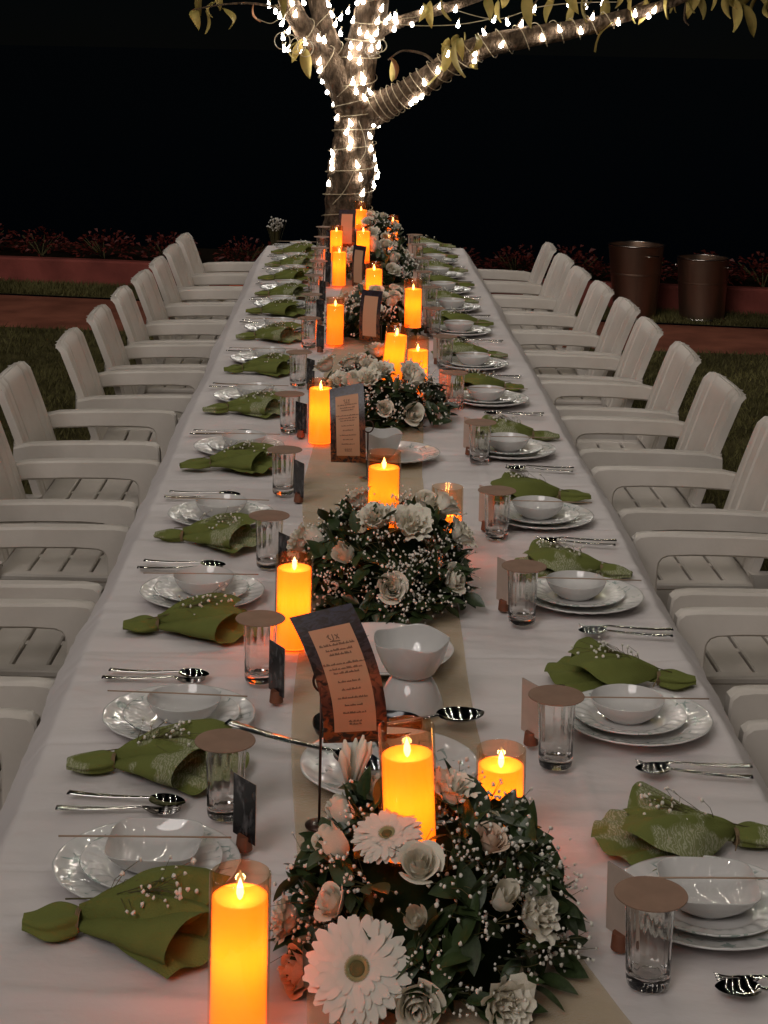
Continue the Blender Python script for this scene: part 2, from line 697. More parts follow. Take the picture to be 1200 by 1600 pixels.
# ------------------------------------------------------------------ red-leaved shrubs behind the kerb
def shrub_mesh(seed):
    r = random.Random(seed)
    b = MB()
    for i in range(260):
        th, ph = r.uniform(0, 2 * PI), math.acos(r.uniform(0, 1))
        rad = r.uniform(.55, 1.05)
        c = Vector((.34 * rad * math.sin(ph) * math.cos(th), .30 * rad * math.sin(ph) * math.sin(th), .05 + .30 * rad * math.cos(ph)))
        L, W = r.uniform(.05, .10), r.uniform(.012, .022)
        d = (Vector((c.x, c.y, c.z * .6)) + Vector((r.uniform(-.2, .2), r.uniform(-.2, .2), r.uniform(-.1, .25)))).normalized()
        s = d.cross(Vector((r.uniform(-1, 1), r.uniform(-1, 1), 1))).normalized() * W
        tip = c + d * L - Vector((0, 0, L * .35))
        mid = c + d * L * .55
        b.add([c, mid + s, tip, mid - s], [(0, 1, 2, 3)])
    return b.mesh('foliage', 'red_leaf', False)


def shrub_stem(seed):
    r = random.Random(seed)
    b = MB()
    for i in range(7):
        a = r.uniform(0, 2 * PI)
        b.tube([(0, 0, -.02), (.1 * math.cos(a), .1 * math.sin(a), .12), (.22 * math.cos(a), .2 * math.sin(a), .26)], [.008, .006, .003], 5)
    return b.mesh('stems', 'stem')


SHM = [shrub_mesh(i) for i in range(3)]
STM = shrub_stem(2)
for i, (x, s) in enumerate([(-3.9, 1.0), (-3.25, .95), (-2.72, .8), (-2.15, .85), (-1.62, .8), (-.95, .75), (-.2, .7), (.75, .75), (1.25, .8), (1.7, .9), (2.25, .8), (2.75, .85), (3.15, .9), (3.7, .9)]):
    t = thing('red_shrub', (x, y_kerb(x) + .5 + .06 * (i % 3), .15), i * 1.3)
    t.scale = (s, s, s * .8)
    obj('foliage', SHM[i % 3], t)
    obj('stems', STM, t)
    k_ = sum(1 for q in (-3.9, -3.25, -2.72, -2.15, -1.62, -.95) if q > x) if x < -.8 else i - 6
    nm = (ORD[k_] + ' one from the dark vase, away from the tree') if x < -.8 else (ORD[k_] + ' one past the dark vase, towards the bins')
    tag(t, 'dark red shrub behind the kerb, ' + nm, 'shrub', 'red shrubs behind the kerb')

# ------------------------------------------------------------------ steel bins
def bin_(x, y, r0, r1, h, label, rz):
    t = thing('metal_bin', (x, y, 0), rz, label, 'bin', 'steel bins by the path')
    b = MB().lathe([(r0 * .96, 0), (r0, .012), (r0, .02), (r0 + (r1 - r0) * .6, h * .6), (r0 + (r1 - r0) * .6 + .003, h * .605), (r0 + (r1 - r0) * .6 + .003, h * .625), (r0 + (r1 - r0) * .62, h * .63), (r1, h), (r1 - .006, h), (r0 - .006, .03), (0, .03)], 40)
    sharp(b.build('body', 'bin_metal', t))
    q = MB()
    q.tube([(r1 * math.cos(a), r1 * math.sin(a), h) for a in [2 * PI * i / 40 for i in range(41)]], .006, 6, False)
    q.build('rim', 'bin_rim', t)
    q = MB().lathe([(r0 + .004, .0), (r0 + .006, .018), (r0 + .001, .022)], 40)
    q.build('foot_ring', 'bin_rim', t)
    for s in (0, PI):
        hd = MB()
        m = Matrix.Rotation(s - PI / 2 + .25, 4, 'Z')
        rr = r0 + (r1 - r0) * .88
        hd.tube([(rr - .004, -.05, h * .87), (rr + .022, -.045, h * .875), (rr + .022, .045, h * .875), (rr - .004, .05, h * .87)], .006, 6, M=m)
        hd.build('handle', 'bin_rim', t)
    return t


bin_(2.03, 12.72, .155, .205, .55, 'larger tapered bronze steel bin with open top on the grass', .2)
bin_(2.53, 12.72, .165, .19, .46, 'smaller straight bronze steel bin with bright foot ring', .9)

# ------------------------------------------------------------------ the tree with its wound fairy lights
tree = thing('tree', (-.12, 11.3, 0), 0, 'gnarled tree wrapped in fairy lights at the end of the table', 'tree')
T_INV = Vector((-.12, 11.3, 0))


def smooth_path(P, k=6):
    pts = [Vector(p[:3]) for p, _ in P]
    rad = [r for _, r in P]
    out, ro = [], []
    n = len(pts)
    for i in range(n - 1):
        p0, p1, p2, p3 = pts[max(i - 1, 0)], pts[i], pts[i + 1], pts[min(i + 2, n - 1)]
        for j in range(k):
            t = j / k
            out.append(.5 * ((2 * p1) + (p2 - p0) * t + (2 * p0 - 5 * p1 + 4 * p2 - p3) * t * t + (3 * p1 - p0 - 3 * p2 + p3) * t ** 3))
            ro.append(rad[i] + (rad[i + 1] - rad[i]) * t)
    out.append(pts[-1])
    ro.append(rad[-1])
    return out, ro


TRUNK = [((-.17, 11.32, -.05), .23), ((-.15, 11.31, .15), .18), ((-.135, 11.3, .5), .155), ((-.120, 11.3, .85), .146), ((-.107, 11.3, 1.019), .150), ((-.089, 11.3, 1.209), .150), ((-.080, 11.3, 1.377), .130), ((-.069, 11.3, 1.503), .132), ((-.075, 11.3, 1.607), .142), ((-.10, 11.3, 1.75), .125)]
LIMBS = {
    'left': [((-.089, 11.3, 1.60), .12), ((-.191, 11.29, 1.781), .105), ((-.298, 11.27, 1.904), .084), ((-.405, 11.25, 2.061), .071), ((-.504, 11.22, 2.225), .063), ((-.612, 11.15, 2.452), .054), ((-.8, 10.9, 2.85), .046), ((-1.1, 10.3, 3.2), .03)],
    'centre': [((-.089, 11.3, 1.62), .126), ((-.059, 11.3, 1.859), .117), ((-.020, 11.3, 2.026), .109), ((.018, 11.28, 2.194), .105), ((.048, 11.2, 2.45), .092), ((.091, 10.9, 2.85), .075), ((.15, 10.1, 3.3), .05), ((.2, 9.2, 3.6), .03)],
    'middle': [((-.17, 11.34, 1.75), .075), ((-.249, 11.38, 1.98), .071), ((-.315, 11.42, 2.187), .067), ((-.40, 11.5, 2.55), .054), ((-.6, 11.9, 3.1), .035)],
    'right': [((-.053, 11.3, 1.48), .112), ((.092, 11.25, 1.587), .096), ((.235, 11.2, 1.666), .084), ((.396, 11.15, 1.778), .08), ((.536, 11.1, 1.88), .08), ((.695, 11.05, 1.973), .075), ((.915, 11.0, 2.034), .071), ((1.158, 11, 2.08), .063), ((1.382, 11, 2.125), .054), ((1.605, 11, 2.194), .042), ((1.828, 11, 2.255), .036), ((2.09, 10.95, 2.37), .03), ((2.6, 10.8, 2.65), .022), ((3.1, 10.6, 3.0), .012)],
    'upper': [((.05, 11.32, 2.07), .055), ((.273, 11.4, 2.167), .038), ((.614, 11.5, 2.273), .033), ((.951, 11.5, 2.428), .029), ((1.5, 11.5, 2.8), .018)],
}


def bark_fn(seed):
    def fn(i, th):
        return 1 + .10 * mnoise.noise(Vector((2 * math.cos(th), 2 * math.sin(th), i * .11 + seed))) + .07 * mnoise.noise(Vector((5 * math.cos(th), 5 * math.sin(th), i * .22 + seed))) + .05 * mnoise.noise(Vector((13 * math.cos(th), 13 * math.sin(th), i * .45 + seed)))
    return fn


PATHS = {}
tb = MB()
p_, r_ = smooth_path(TRUNK, 16)
PATHS['trunk'] = (p_, r_)
tb.tube([p - T_INV for p in p_], r_, 44, True, bark_fn(0))
tb.build('trunk', 'bark', tree)
for i, (k, L) in enumerate(LIMBS.items()):
    p_, r_ = smooth_path(L, 12)
    PATHS[k] = (p_, r_)
    MB().tube([p - T_INV for p in p_], r_, 30, True, bark_fn(i * 7 + 3)).build('limb', 'bark', tree)
# small twigs
for P in ([(-.504, 11.2, 2.2), (-.75, 11.1, 2.235), (-.95, 11.05, 2.22), (-1.12, 11.05, 2.185)], [(.44, 11.1, 1.86), (.36, 11.02, 1.93), (.22, 11.0, 1.95), (.13, 11.05, 1.89)],
          [(1.6, 11, 2.2), (1.9, 11.05, 2.35), (2.3, 11.1, 2.36), (2.6, 11.1, 2.33)], [(2.05, 11.1, 2.35), (2.03, 11.1, 2.2), (2.06, 11.1, 2.15)],
          [(-.3, 11.27, 1.9), (-.37, 11.15, 2.0), (-.42, 11.06, 1.98)], [(.55, 11.1, 1.9), (.58, 11.06, 2.0), (.66, 11.05, 2.03)], [(.9, 11, 2.05), (1.0, 11, 2.2), (1.1, 11, 2.33)]):
    q, _ = smooth_path([(p, .01) for p in P], 6)
    MB().tube([v - T_INV for v in q], [.011 - .007 * i / len(q) for i in range(len(q))], 6).build('twig', 'bark', tree)


def leaf_mesh(m, L=.20, W=.036, seed=0):
    r = random.Random(seed)
    cu, tws = r.uniform(.02, .06), r.uniform(-.5, .5)

    def fn(u, v):
        s = (u - .5) * 2
        wv = W * math.sin(PI * min(1, v ** .8 * 1.0)) ** .8 + .001
        a = tws * v
        x = s * wv
        y = cu * math.sin(PI * v) + .012 * s * s
        return (x * math.cos(a) - y * math.sin(a), x * math.sin(a) + y * math.cos(a), -L * v)
    return MB().grid(fn, 4, 8).mesh('leaf', m)


TL = [leaf_mesh('tree_leaf', .19, .034, 1), leaf_mesh('tree_leaf', .15, .03, 2), leaf_mesh('tree_leaf_brown', .16, .028, 3), leaf_mesh('tree_leaf', .22, .036, 4)]
LEAF_XZ = [(-1.113, 2.175), (-1.035, 2.160), (-.930, 2.178), (-.983, 2.230), (-.735, 2.206), (-.446, 1.976), (-.413, 1.944), (-.359, 1.937), (.136, 1.885), (.157, 1.885), (.471, 1.932), (.503, 1.974), (.559, 2.003), (.600, 2.016), (.645, 2.013), (.666, 1.981), (1.552, 2.137), (1.446, 2.278), (1.519, 2.300), (1.671, 2.311), (1.766, 2.296), (1.855, 2.327), (1.978, 2.341), (2.053, 2.318), (2.122, 2.344), (2.258, 2.330), (2.349, 2.316), (2.411, 2.276), (2.480, 2.327), (2.534, 2.299), (2.309, 2.266), (.342, 2.236), (.403, 2.257), (.463, 2.299), (.770, 2.285), (.832, 2.266), (.995, 2.310), (1.076, 2.323), (1.200, 2.301), (1.282, 2.295), (1.344, 2.263), (1.45, 2.36), (1.6, 2.37), (1.72, 2.4), (1.93, 2.38), (2.2, 2.38), (2.42, 2.38), (2.56, 2.36), (.52, 2.02), (.57, 2.04), (.62, 2.06), (.68, 2.04), (.47, 1.98), (-.40, 2.0), (-.34, 1.98), (2.15, 2.36), (2.37, 2.37), (2.5, 2.4), (1.9, 2.41), (2.02, 2.42), (1.38, 2.33), (1.23, 2.36), (-1.06, 2.28), (-1.0, 2.33), (-.6, 2.33), (.9, 2.36), (1.16, 2.38)]
rl = random.Random(11)
for i, (x, z) in enumerate(LEAF_XZ):
    k = 2 if i in (4, 7, 8) else rl.choice([0, 1, 3])
    o = obj('leaf', TL[k], tree, Vector((x, 11.05 + rl.uniform(-.12, .18), z + .02)) - T_INV)
    o.rotation_euler = (rl.uniform(-.45, .45), rl.uniform(-.5, .5), rl.uniform(0, 6.3))
    s = rl.uniform(.75, 1.1) * (1.25 if 9 < i < 16 else 1)
    o.scale = (s, s, s)
# the crown above the frame
cb = MB()
for i in range(1500):
    a, rr = rl.uniform(0, 2 * PI), math.sqrt(rl.random())
    c = Vector((.5 + 2.6 * rr * math.cos(a), 11.0 + 2.2 * rr * math.sin(a), 0))
    c.z = 2.75 + (1 - rr * rr) * 1.5 * rl.random() + .35 * rl.random() + .15 * abs(c.x) * .3
    m = Matrix.Translation(c - T_INV) @ Matrix.Rotation(rl.uniform(0, 6.3), 4, 'Z') @ Matrix.Rotation(rl.uniform(-.7, .7), 4, 'X')
    L, W = rl.uniform(.14, .22), rl.uniform(.025, .04)
    cb.add([(0, 0, 0), (W * .8, .02, -L * .25), (W, .035, -L * .5), (W * .6, .05, -L * .78), (0, .055, -L), (-W * .6, .05, -L * .78), (-W, .035, -L * .5), (-W * .8, .02, -L * .25), (0, .012, -L * .5)], [(8, 0, 1, 2), (8, 2, 3, 4), (8, 4, 5, 6), (8, 6, 7, 0)], m)
tag(cb.build('crown', 'tree_leaf', tree, False), kind='stuff')

# fairy light strings: wire plus single bulbs
BULB_ME = MB().lathe([(0, .034), (.0035, .025), (.0068, .014), (.0115, 0), (.0132, -.008), (.010, -.016), (0, -.020)], 8).mesh('bulb', 'bulb_tree')
BULB_O = MB().lathe([(0, .016), (.006, .010), (.010, 0), (.006, -.010), (0, -.014)], 6).mesh('bulb', 'bulb')


def surf_y(x, z, keys, off=.02):
    """front of the limb at this place, so that a bulb sits on the bark"""
    best, yy = 9, 11.15
    for k in keys:
        P, Rr = PATHS[k]
        for p, r in zip(P, Rr):
            d = math.hypot(p.x - x, p.z - z)
            if d < best:
                best = d
                yy = p.y - math.sqrt(max(r * r - min(d, r) ** 2, 0)) - off
    return yy


def string(label, bulbs, keys, wires, group='fairy light strings on the tree'):
    c = Vector((bulbs[0][0], 11.1, bulbs[0][1]))
    t = thing('string_light', c, 0, label, 'string light', group)
    wb = MB()
    for W in wires:
        wb.tube([Vector(p) - c for p in W], .0032, 5)
    for x, z in bulbs:
        y = surf_y(x, z, keys)
        b = obj('bulb', BULB_ME, t, Vector((x, y, z)) - c)
        b.rotation_euler = (rl.uniform(-.5, .5), rl.uniform(-.5, .5), 0)
        wb.tube([Vector((x, y, z + .018)) - c, Vector((x + .01, y + .008, z + .045)) - c], .004, 5)
    wb.build('wire', 'wire', t)
    return t


def helix(key, a, b, turns, off=.008, ph=0.0, wob=.15):
    P, Rr = PATHS[key]
    n = int(turns * 18)
    out = []
    for i in range(n + 1):
        s = a + (b - a) * i / n
        k = min(int(s), len(P) - 2)
        f = s - k
        p = P[k].lerp(P[k + 1], f)
        r = (Rr[k] + (Rr[k + 1] - Rr[k]) * f) * 1.07 + off
        t = (P[k + 1] - P[k]).normalized()
        u = t.cross(Vector((0, 1, 0)) if abs(t.y) < .9 else Vector((1, 0, 0))).normalized()
        v = t.cross(u)
        th = 2 * PI * turns * i / n + ph + wob * math.sin(i * .37)
        out.append(p + u * math.cos(th) * r + v * math.sin(th) * r)
    return out


def curve_pts(P, k=8):
    return smooth_path([(p, .01) for p in P], k)[0]


b_trunk = [(-.193, 1.508), (-.101, 1.475), (-.127, 1.420), (.044, 1.471), (.078, 1.465), (.025, 1.395), (-.099, 1.365), (-.105, 1.324), (.033, 1.312), (-.214, 1.273), (-.220, 1.225), (-.219, 1.184), (-.054, 1.207), (.055, 1.244), (.063, 1.175), (-.032, 1.125), (.078, 1.127), (-.238, 1.080), (.055, 1.071), (-.017, 1.022)]
b_left = [(-.642, 2.226), (-.492, 2.242), (-.573, 2.159), (-.558, 2.111), (-.516, 2.064), (-.550, 2.022), (-.542, 1.947), (-.514, 1.945), (-.439, 1.942), (-.405, 1.991), (-.317, 2.020), (-.282, 2.007), (-.259, 2.240), (-.314, 1.869), (-.309, 1.814), (-.291, 1.746), (-.256, 1.677), (-.6, 2.19), (-.47, 2.17), (-.42, 2.25)]
b_mid = [(-.237, 2.178), (-.134, 2.201), (-.181, 2.159), (-.099, 2.140), (-.215, 2.117), (-.180, 2.056), (-.056, 2.066), (-.008, 2.046), (.053, 2.061), (.027, 2.019), (-.110, 1.976), (-.055, 1.970), (.021, 1.958), (.068, 1.979), (-.115, 1.907), (-.053, 1.874), (-.149, 1.852), (-.182, 1.782), (-.031, 1.778), (-.092, 1.743), (-.023, 1.744), (-.070, 1.682), (.019, 1.677), (-.014, 1.642), (-.213, 1.597), (-.074, 2.257), (-.040, 2.264), (.084, 2.219), (.059, 2.136), (.113, 2.137)]
b_span = [(.176, 2.174), (.184, 2.140), (.171, 2.091), (.288, 2.128), (.135, 2.160), (.352, 2.214), (.174, 2.166), (.471, 2.250), (.577, 2.229), (.597, 2.129), (.836, 2.167), (1.100, 2.240), (1.329, 2.278), (1.441, 2.269), (1.554, 2.287)]
b_right = [(.737, 2.073), (.882, 2.141), (.970, 2.132), (.842, 1.998), (.679, 1.941), (.680, 1.897), (.510, 1.927), (.447, 1.827), (.365, 1.749), (.352, 1.661), (.287, 1.616), (.315, 1.639), (1.099, 2.047), (1.207, 2.104), (1.343, 2.095), (1.418, 2.184), (1.583, 2.155), (1.687, 2.211), (1.807, 2.235), (1.775, 2.202)]
string('fairy light string wound around the tree trunk', b_trunk, ['trunk'], [helix('trunk', 48, 132, 6.5), curve_pts([(-.21, 11.13, .95), (-.13, 11.11, 1.05), (-.06, 11.11, 1.2), (.0, 11.13, 1.32), (-.05, 11.12, 1.5)])])
loops = [[(-.55 + .05 * math.cos(a) + i * .05, 11.1 + .03 * math.sin(a), 2.0 - .015 * i + .055 * math.sin(a)) for a in [k * .4 for k in range(17)]] for i in range(4)]
string('fairy light string looped over the left forking limb', b_left, ['left', 'trunk'], [helix('left', 6, 68, 4.5, ph=1), curve_pts([(-.72, 11.1, 2.14), (-.62, 11.08, 2.11), (-.56, 11.08, 2.17), (-.6, 11.1, 2.23)])] + loops)
string('fairy light string wound around the upright middle limb', b_mid, ['centre', 'trunk', 'middle'], [helix('centre', 4, 48, 5, wob=.4), helix('middle', 4, 32, 2)] + [[(.02 + .04 * math.cos(a) + i * .03, 11.1, 1.95 + .04 * math.sin(a) + i * .015) for a in [k * .4 for k in range(17)]] for i in range(3)])
string('fairy light string stretched in the air between two limbs', b_span, ['upper', 'centre'], [curve_pts([(.05, 11.2, 2.14), (.3, 11.2, 2.115), (.6, 11.25, 2.13), (.84, 11.1, 2.18)]), curve_pts([(.12, 11.2, 2.15), (.34, 11.2, 2.18), (.47, 11.25, 2.27), (.58, 11.3, 2.22), (.84, 11.3, 2.17), (1.1, 11.2, 2.25), (1.35, 11.1, 2.28), (1.6, 11.1, 2.29)])])
string('fairy light string coiled tightly along the right limb', b_right, ['right'], [helix('right', 10, 34, 8, wob=.05), helix('right', 34, 108, 13, off=.012, wob=.5)])

# strings over the table, slung from the crown to two poles behind the guests
for x in (-1.7, 1.7):
    t = thing('light_pole', (x, -1.6, 0), 0, 'plain wooden pole holding the overhead light strings, ' + SIDE[-1 if x < 0 else 1], 'pole', 'poles for the overhead lights')
    MB().tube([(0, 0, -.02), (0, 0, 1.7), (.02, 0, 3.5)], [.05, .045, .035], 12).build('shaft', 'bark', t)
ends = [(-1.7, -1.7), (-1.7, -.75), (1.7, 0), (1.7, .75), (1.7, 1.7)]
for i, (xe, xs) in enumerate([(-1.7, -1.3), (-1.0, -.7), (-.25, -.1), (.5, .5), (1.1, 1.0), (1.7, 1.5)]):
    a, b = Vector((xs, 10.6, 3.15 + .1 * (i % 2))), Vector((xe, -1.6, 3.45))
    pts = [a.lerp(b, k / 30) - Vector((0, 0, .45 * 4 * (k / 30) * (1 - k / 30))) for k in range(31)]
    t = thing('string_light', a, 0, '%s fairy light string slung over the table, counted from the bin side' % ORD[5 - i], 'string light', 'overhead fairy light strings')
    MB().tube([p - a for p in pts], .004, 5).build('wire', 'wire', t)
    for k in range(1, 40):
        q = k * .75
        obj('bulb', BULB_O, t, pts[int(q)].lerp(pts[int(q) + 1], q % 1) - a - Vector((rl.uniform(-.03, .03), rl.uniform(-.05, .05), .02)))

# ------------------------------------------------------------------ table and cloth
TY0, TY1, TZ = 1.25, 10.53, .75
tbl = thing('banquet_table', (0, (TY0 + TY1) / 2, 0), 0, 'long banquet table under a white cloth', 'table')
yc = (TY0 + TY1) / 2
MB().box(-.585, .585, TY0 - yc + .015, TY1 - yc - .015, .695, .728).build('tabletop', 'table_wood', tbl, False)
lg = MB().tube([(0, 0, 0), (0, 0, .695)], .014, 8).mesh('leg', 'steel_dark')
for i in range(6):
    for dy in (.12, 1.42):
        for x in (-.42, .42):
            obj('leg', lg, tbl, (x, TY0 - yc + .02 + i * 1.545 + dy, 0))

xs = np.concatenate([[-.634, -.630, -.625, -.618, -.612, -.606, -.602, -.598, -.592], np.linspace(-.58, .58, 110), [.592, .598, .602, .606, .612, .618, .625, .630, .634]])
drop = np.array([.080, .066, .052, .038, .025, .013, .006, .002, .0004] + [0] * 110 + [.0004, .002, .006, .013, .025, .038, .052, .066, .080])
ys = np.concatenate([np.arange(TY0, 5.2, .009), np.arange(5.2, TY1 + .001, .018)])
Xg, Yg = np.meshgrid(xs, ys)
Dg = np.repeat(drop[None], len(ys), 0)
rc = np.random.RandomState(9)


def vnoise(x, y, s, seed):
    """value noise"""
    r = np.random.RandomState(seed)
    T = r.rand(256, 256)
    xi, yi = np.floor(x * s).astype(int), np.floor(y * s).astype(int)
    fx, fy = x * s - xi, y * s - yi
    fx, fy = fx * fx * (3 - 2 * fx), fy * fy * (3 - 2 * fy)
    g = lambda a, b: T[a % 256, b % 256]
    return (g(xi, yi) * (1 - fx) + g(xi + 1, yi) * fx) * (1 - fy) + (g(xi, yi + 1) * (1 - fx) + g(xi + 1, yi + 1) * fx) * fy - .5


wr = .0050 * vnoise(Xg + 5, Yg, 7, 1) + .0036 * vnoise(Xg * .6 + 9, Yg * 1.8, 16, 2) + .0018 * vnoise(Xg * .5, Yg * 2.6, 34, 3)
wr += .0075 * vnoise(Xg * .35 + 3, Yg, 13, 5) + .004 * vnoise(Xg * .5 + .15 * Yg, Yg * 1.3, 21, 6)
wr -= .003
for i in range(60):                                   # creases running across the table
    y0, x0 = rc.uniform(TY0, TY1), rc.uniform(-.6, .6)
    ln, am, wd = rc.uniform(.15, .7), rc.uniform(.003, .008), rc.uniform(.006, .016)
    sl = rc.uniform(-.10, .10)
    d = Yg - y0 - sl * (Xg - x0) - .012 * vnoise(Xg, Yg * 0 + i, 6, 40 + i)
    wr += am * np.exp(-(d / wd) ** 2) * np.exp(-((Xg - x0) / ln) ** 4)
for y0 in np.arange(TY0 + .3, TY1, .46):              # ironed-in fold lines
    wr -= .0060 * np.exp(-((Yg - y0 - .006 * np.sin(Xg * 3 + y0)) / .006) ** 2)
for x0 in (-.27, .31):
    wr += .0035 * np.exp(-((Xg - x0 - .006 * np.sin(Yg)) / .006) ** 2)
for i in range(46):                                   # puckers at the long edges
    sd_ = rc.choice([-1, 1])
    y0 = rc.uniform(TY0, TY1)
    wr += rc.uniform(.003, .009) * np.exp(-((Yg - y0) / rc.uniform(.008, .02)) ** 2) * np.exp(-((Xg - sd_ * .6) / .13) ** 2)
wr = np.where(wr > .003, .003 + .35 * (wr - .003), wr)
wr = np.where(wr < -.008, -.008 + .3 * (wr + .008), wr)
CLOTH_X, CLOTH_Y, CLOTH_W = xs.copy(), ys.copy(), wr.copy()
wave = .010 * np.sin(Yg * 9 + 1.5 * np.sin(Yg * 2.3)) + .006 * np.sin(Yg * 23)
Zg = TZ + wr - Dg * (1 + .10 * np.sin(Yg * 5) * (Dg > 0)) + .0
Xg2 = Xg + np.sign(Xg) * Dg * (1.0 + wave * 8) * .35 + .003 * np.sin(Yg * 3.1) * (np.abs(Xg) / .6)
V = np.stack([Xg2, Yg, Zg], -1).reshape(-1, 3)
nx, ny = len(xs), len(ys)
ii, jj = np.meshgrid(np.arange(nx - 1), np.arange(ny - 1))
a_ = (jj * nx + ii).ravel()
cl = obj('tablecloth', np_mesh('tablecloth', V, np.stack([a_, a_ + 1, a_ + nx + 1, a_ + nx], 1), 'cloth'))
tag(cl, 'creased white cloth spread over the long banquet table', 'tablecloth')
TOP = TZ + .0045

# sheer runner
xs = np.linspace(-.165, .165, 48)
ys = np.arange(TY0 + .1, TY1 - .02, .014)
Xg, Yg = np.meshgrid(xs, ys)
Xr = Xg + .03 * np.sin(Yg * .9 + .5) + .012 * np.sin(Yg * 3.7) + .10 * np.clip((2.5 - Yg) / .6, 0, 1) ** 1.5 * (Xg / .165 * .6 + .7)
_ix = np.clip(np.searchsorted(CLOTH_X, Xr), 1, len(CLOTH_X) - 1)
_iy = np.clip(np.searchsorted(CLOTH_Y, Yg), 1, len(CLOTH_Y) - 1)
_cw = np.maximum.reduce([CLOTH_W[np.clip(_iy + a, 0, len(CLOTH_Y) - 1), np.clip(_ix + b, 0, len(CLOTH_X) - 1)] for a in (-4, -2, -1, 0, 1, 2, 4) for b in (-1, 0, 1)])
Zr = TZ + _cw + .0012 + .002 * (vnoise(Xg * 1.5, Yg, 15, 21) + .5) + .0022 * np.abs(np.sin(Xg * 34 + Yg * 3 + 2 * np.sin(Yg * 5)))
nx, ny = len(xs), len(ys)
ii, jj = np.meshgrid(np.arange(nx - 1), np.arange(ny - 1))
a_ = (jj * nx + ii).ravel()
tag(obj('table_runner', np_mesh('table_runner', np.stack([Xr, Yg, Zr], -1).reshape(-1, 3), np.stack([a_, a_ + 1, a_ + nx + 1, a_ + nx], 1), 'organza')),
    'sheer golden organza runner along the middle of the table', 'table runner')

# ------------------------------------------------------------------ chairs
def side_strip(outer, inner, y0, y1):
    """band between two outlines in the XZ plane, with thickness in Y and softened edges"""
    b = MB()
    n = len(outer)
    e = .006
    cols = []
    for o_, i_ in zip(outer, inner):
        o2, i2 = Vector(o_), Vector(i_)
        d = (i2 - o2).normalized() * e
        s = 1 if y1 > y0 else -1
        ring = [(o2, y0 + s * e), (o2 + d, y0), (i2 - d, y0), (i2, y0 + s * e), (i2, y1 - s * e), (i2 - d, y1), (o2 + d, y1), (o2, y1 - s * e)]
        cols.append([(p.x, y, p.y) for p, y in ring])
    vs = [p for c in cols for p in c]
    fs = []
    for k in range(n - 1):
        for j in range(8):
            fs.append((k * 8 + j, k * 8 + (j + 1) % 8, (k + 1) * 8 + (j + 1) % 8, (k + 1) * 8 + j))
    fs += [tuple(range(8))[::-1], tuple(range((n - 1) * 8, n * 8))]
    b.add(vs, fs)
    return b


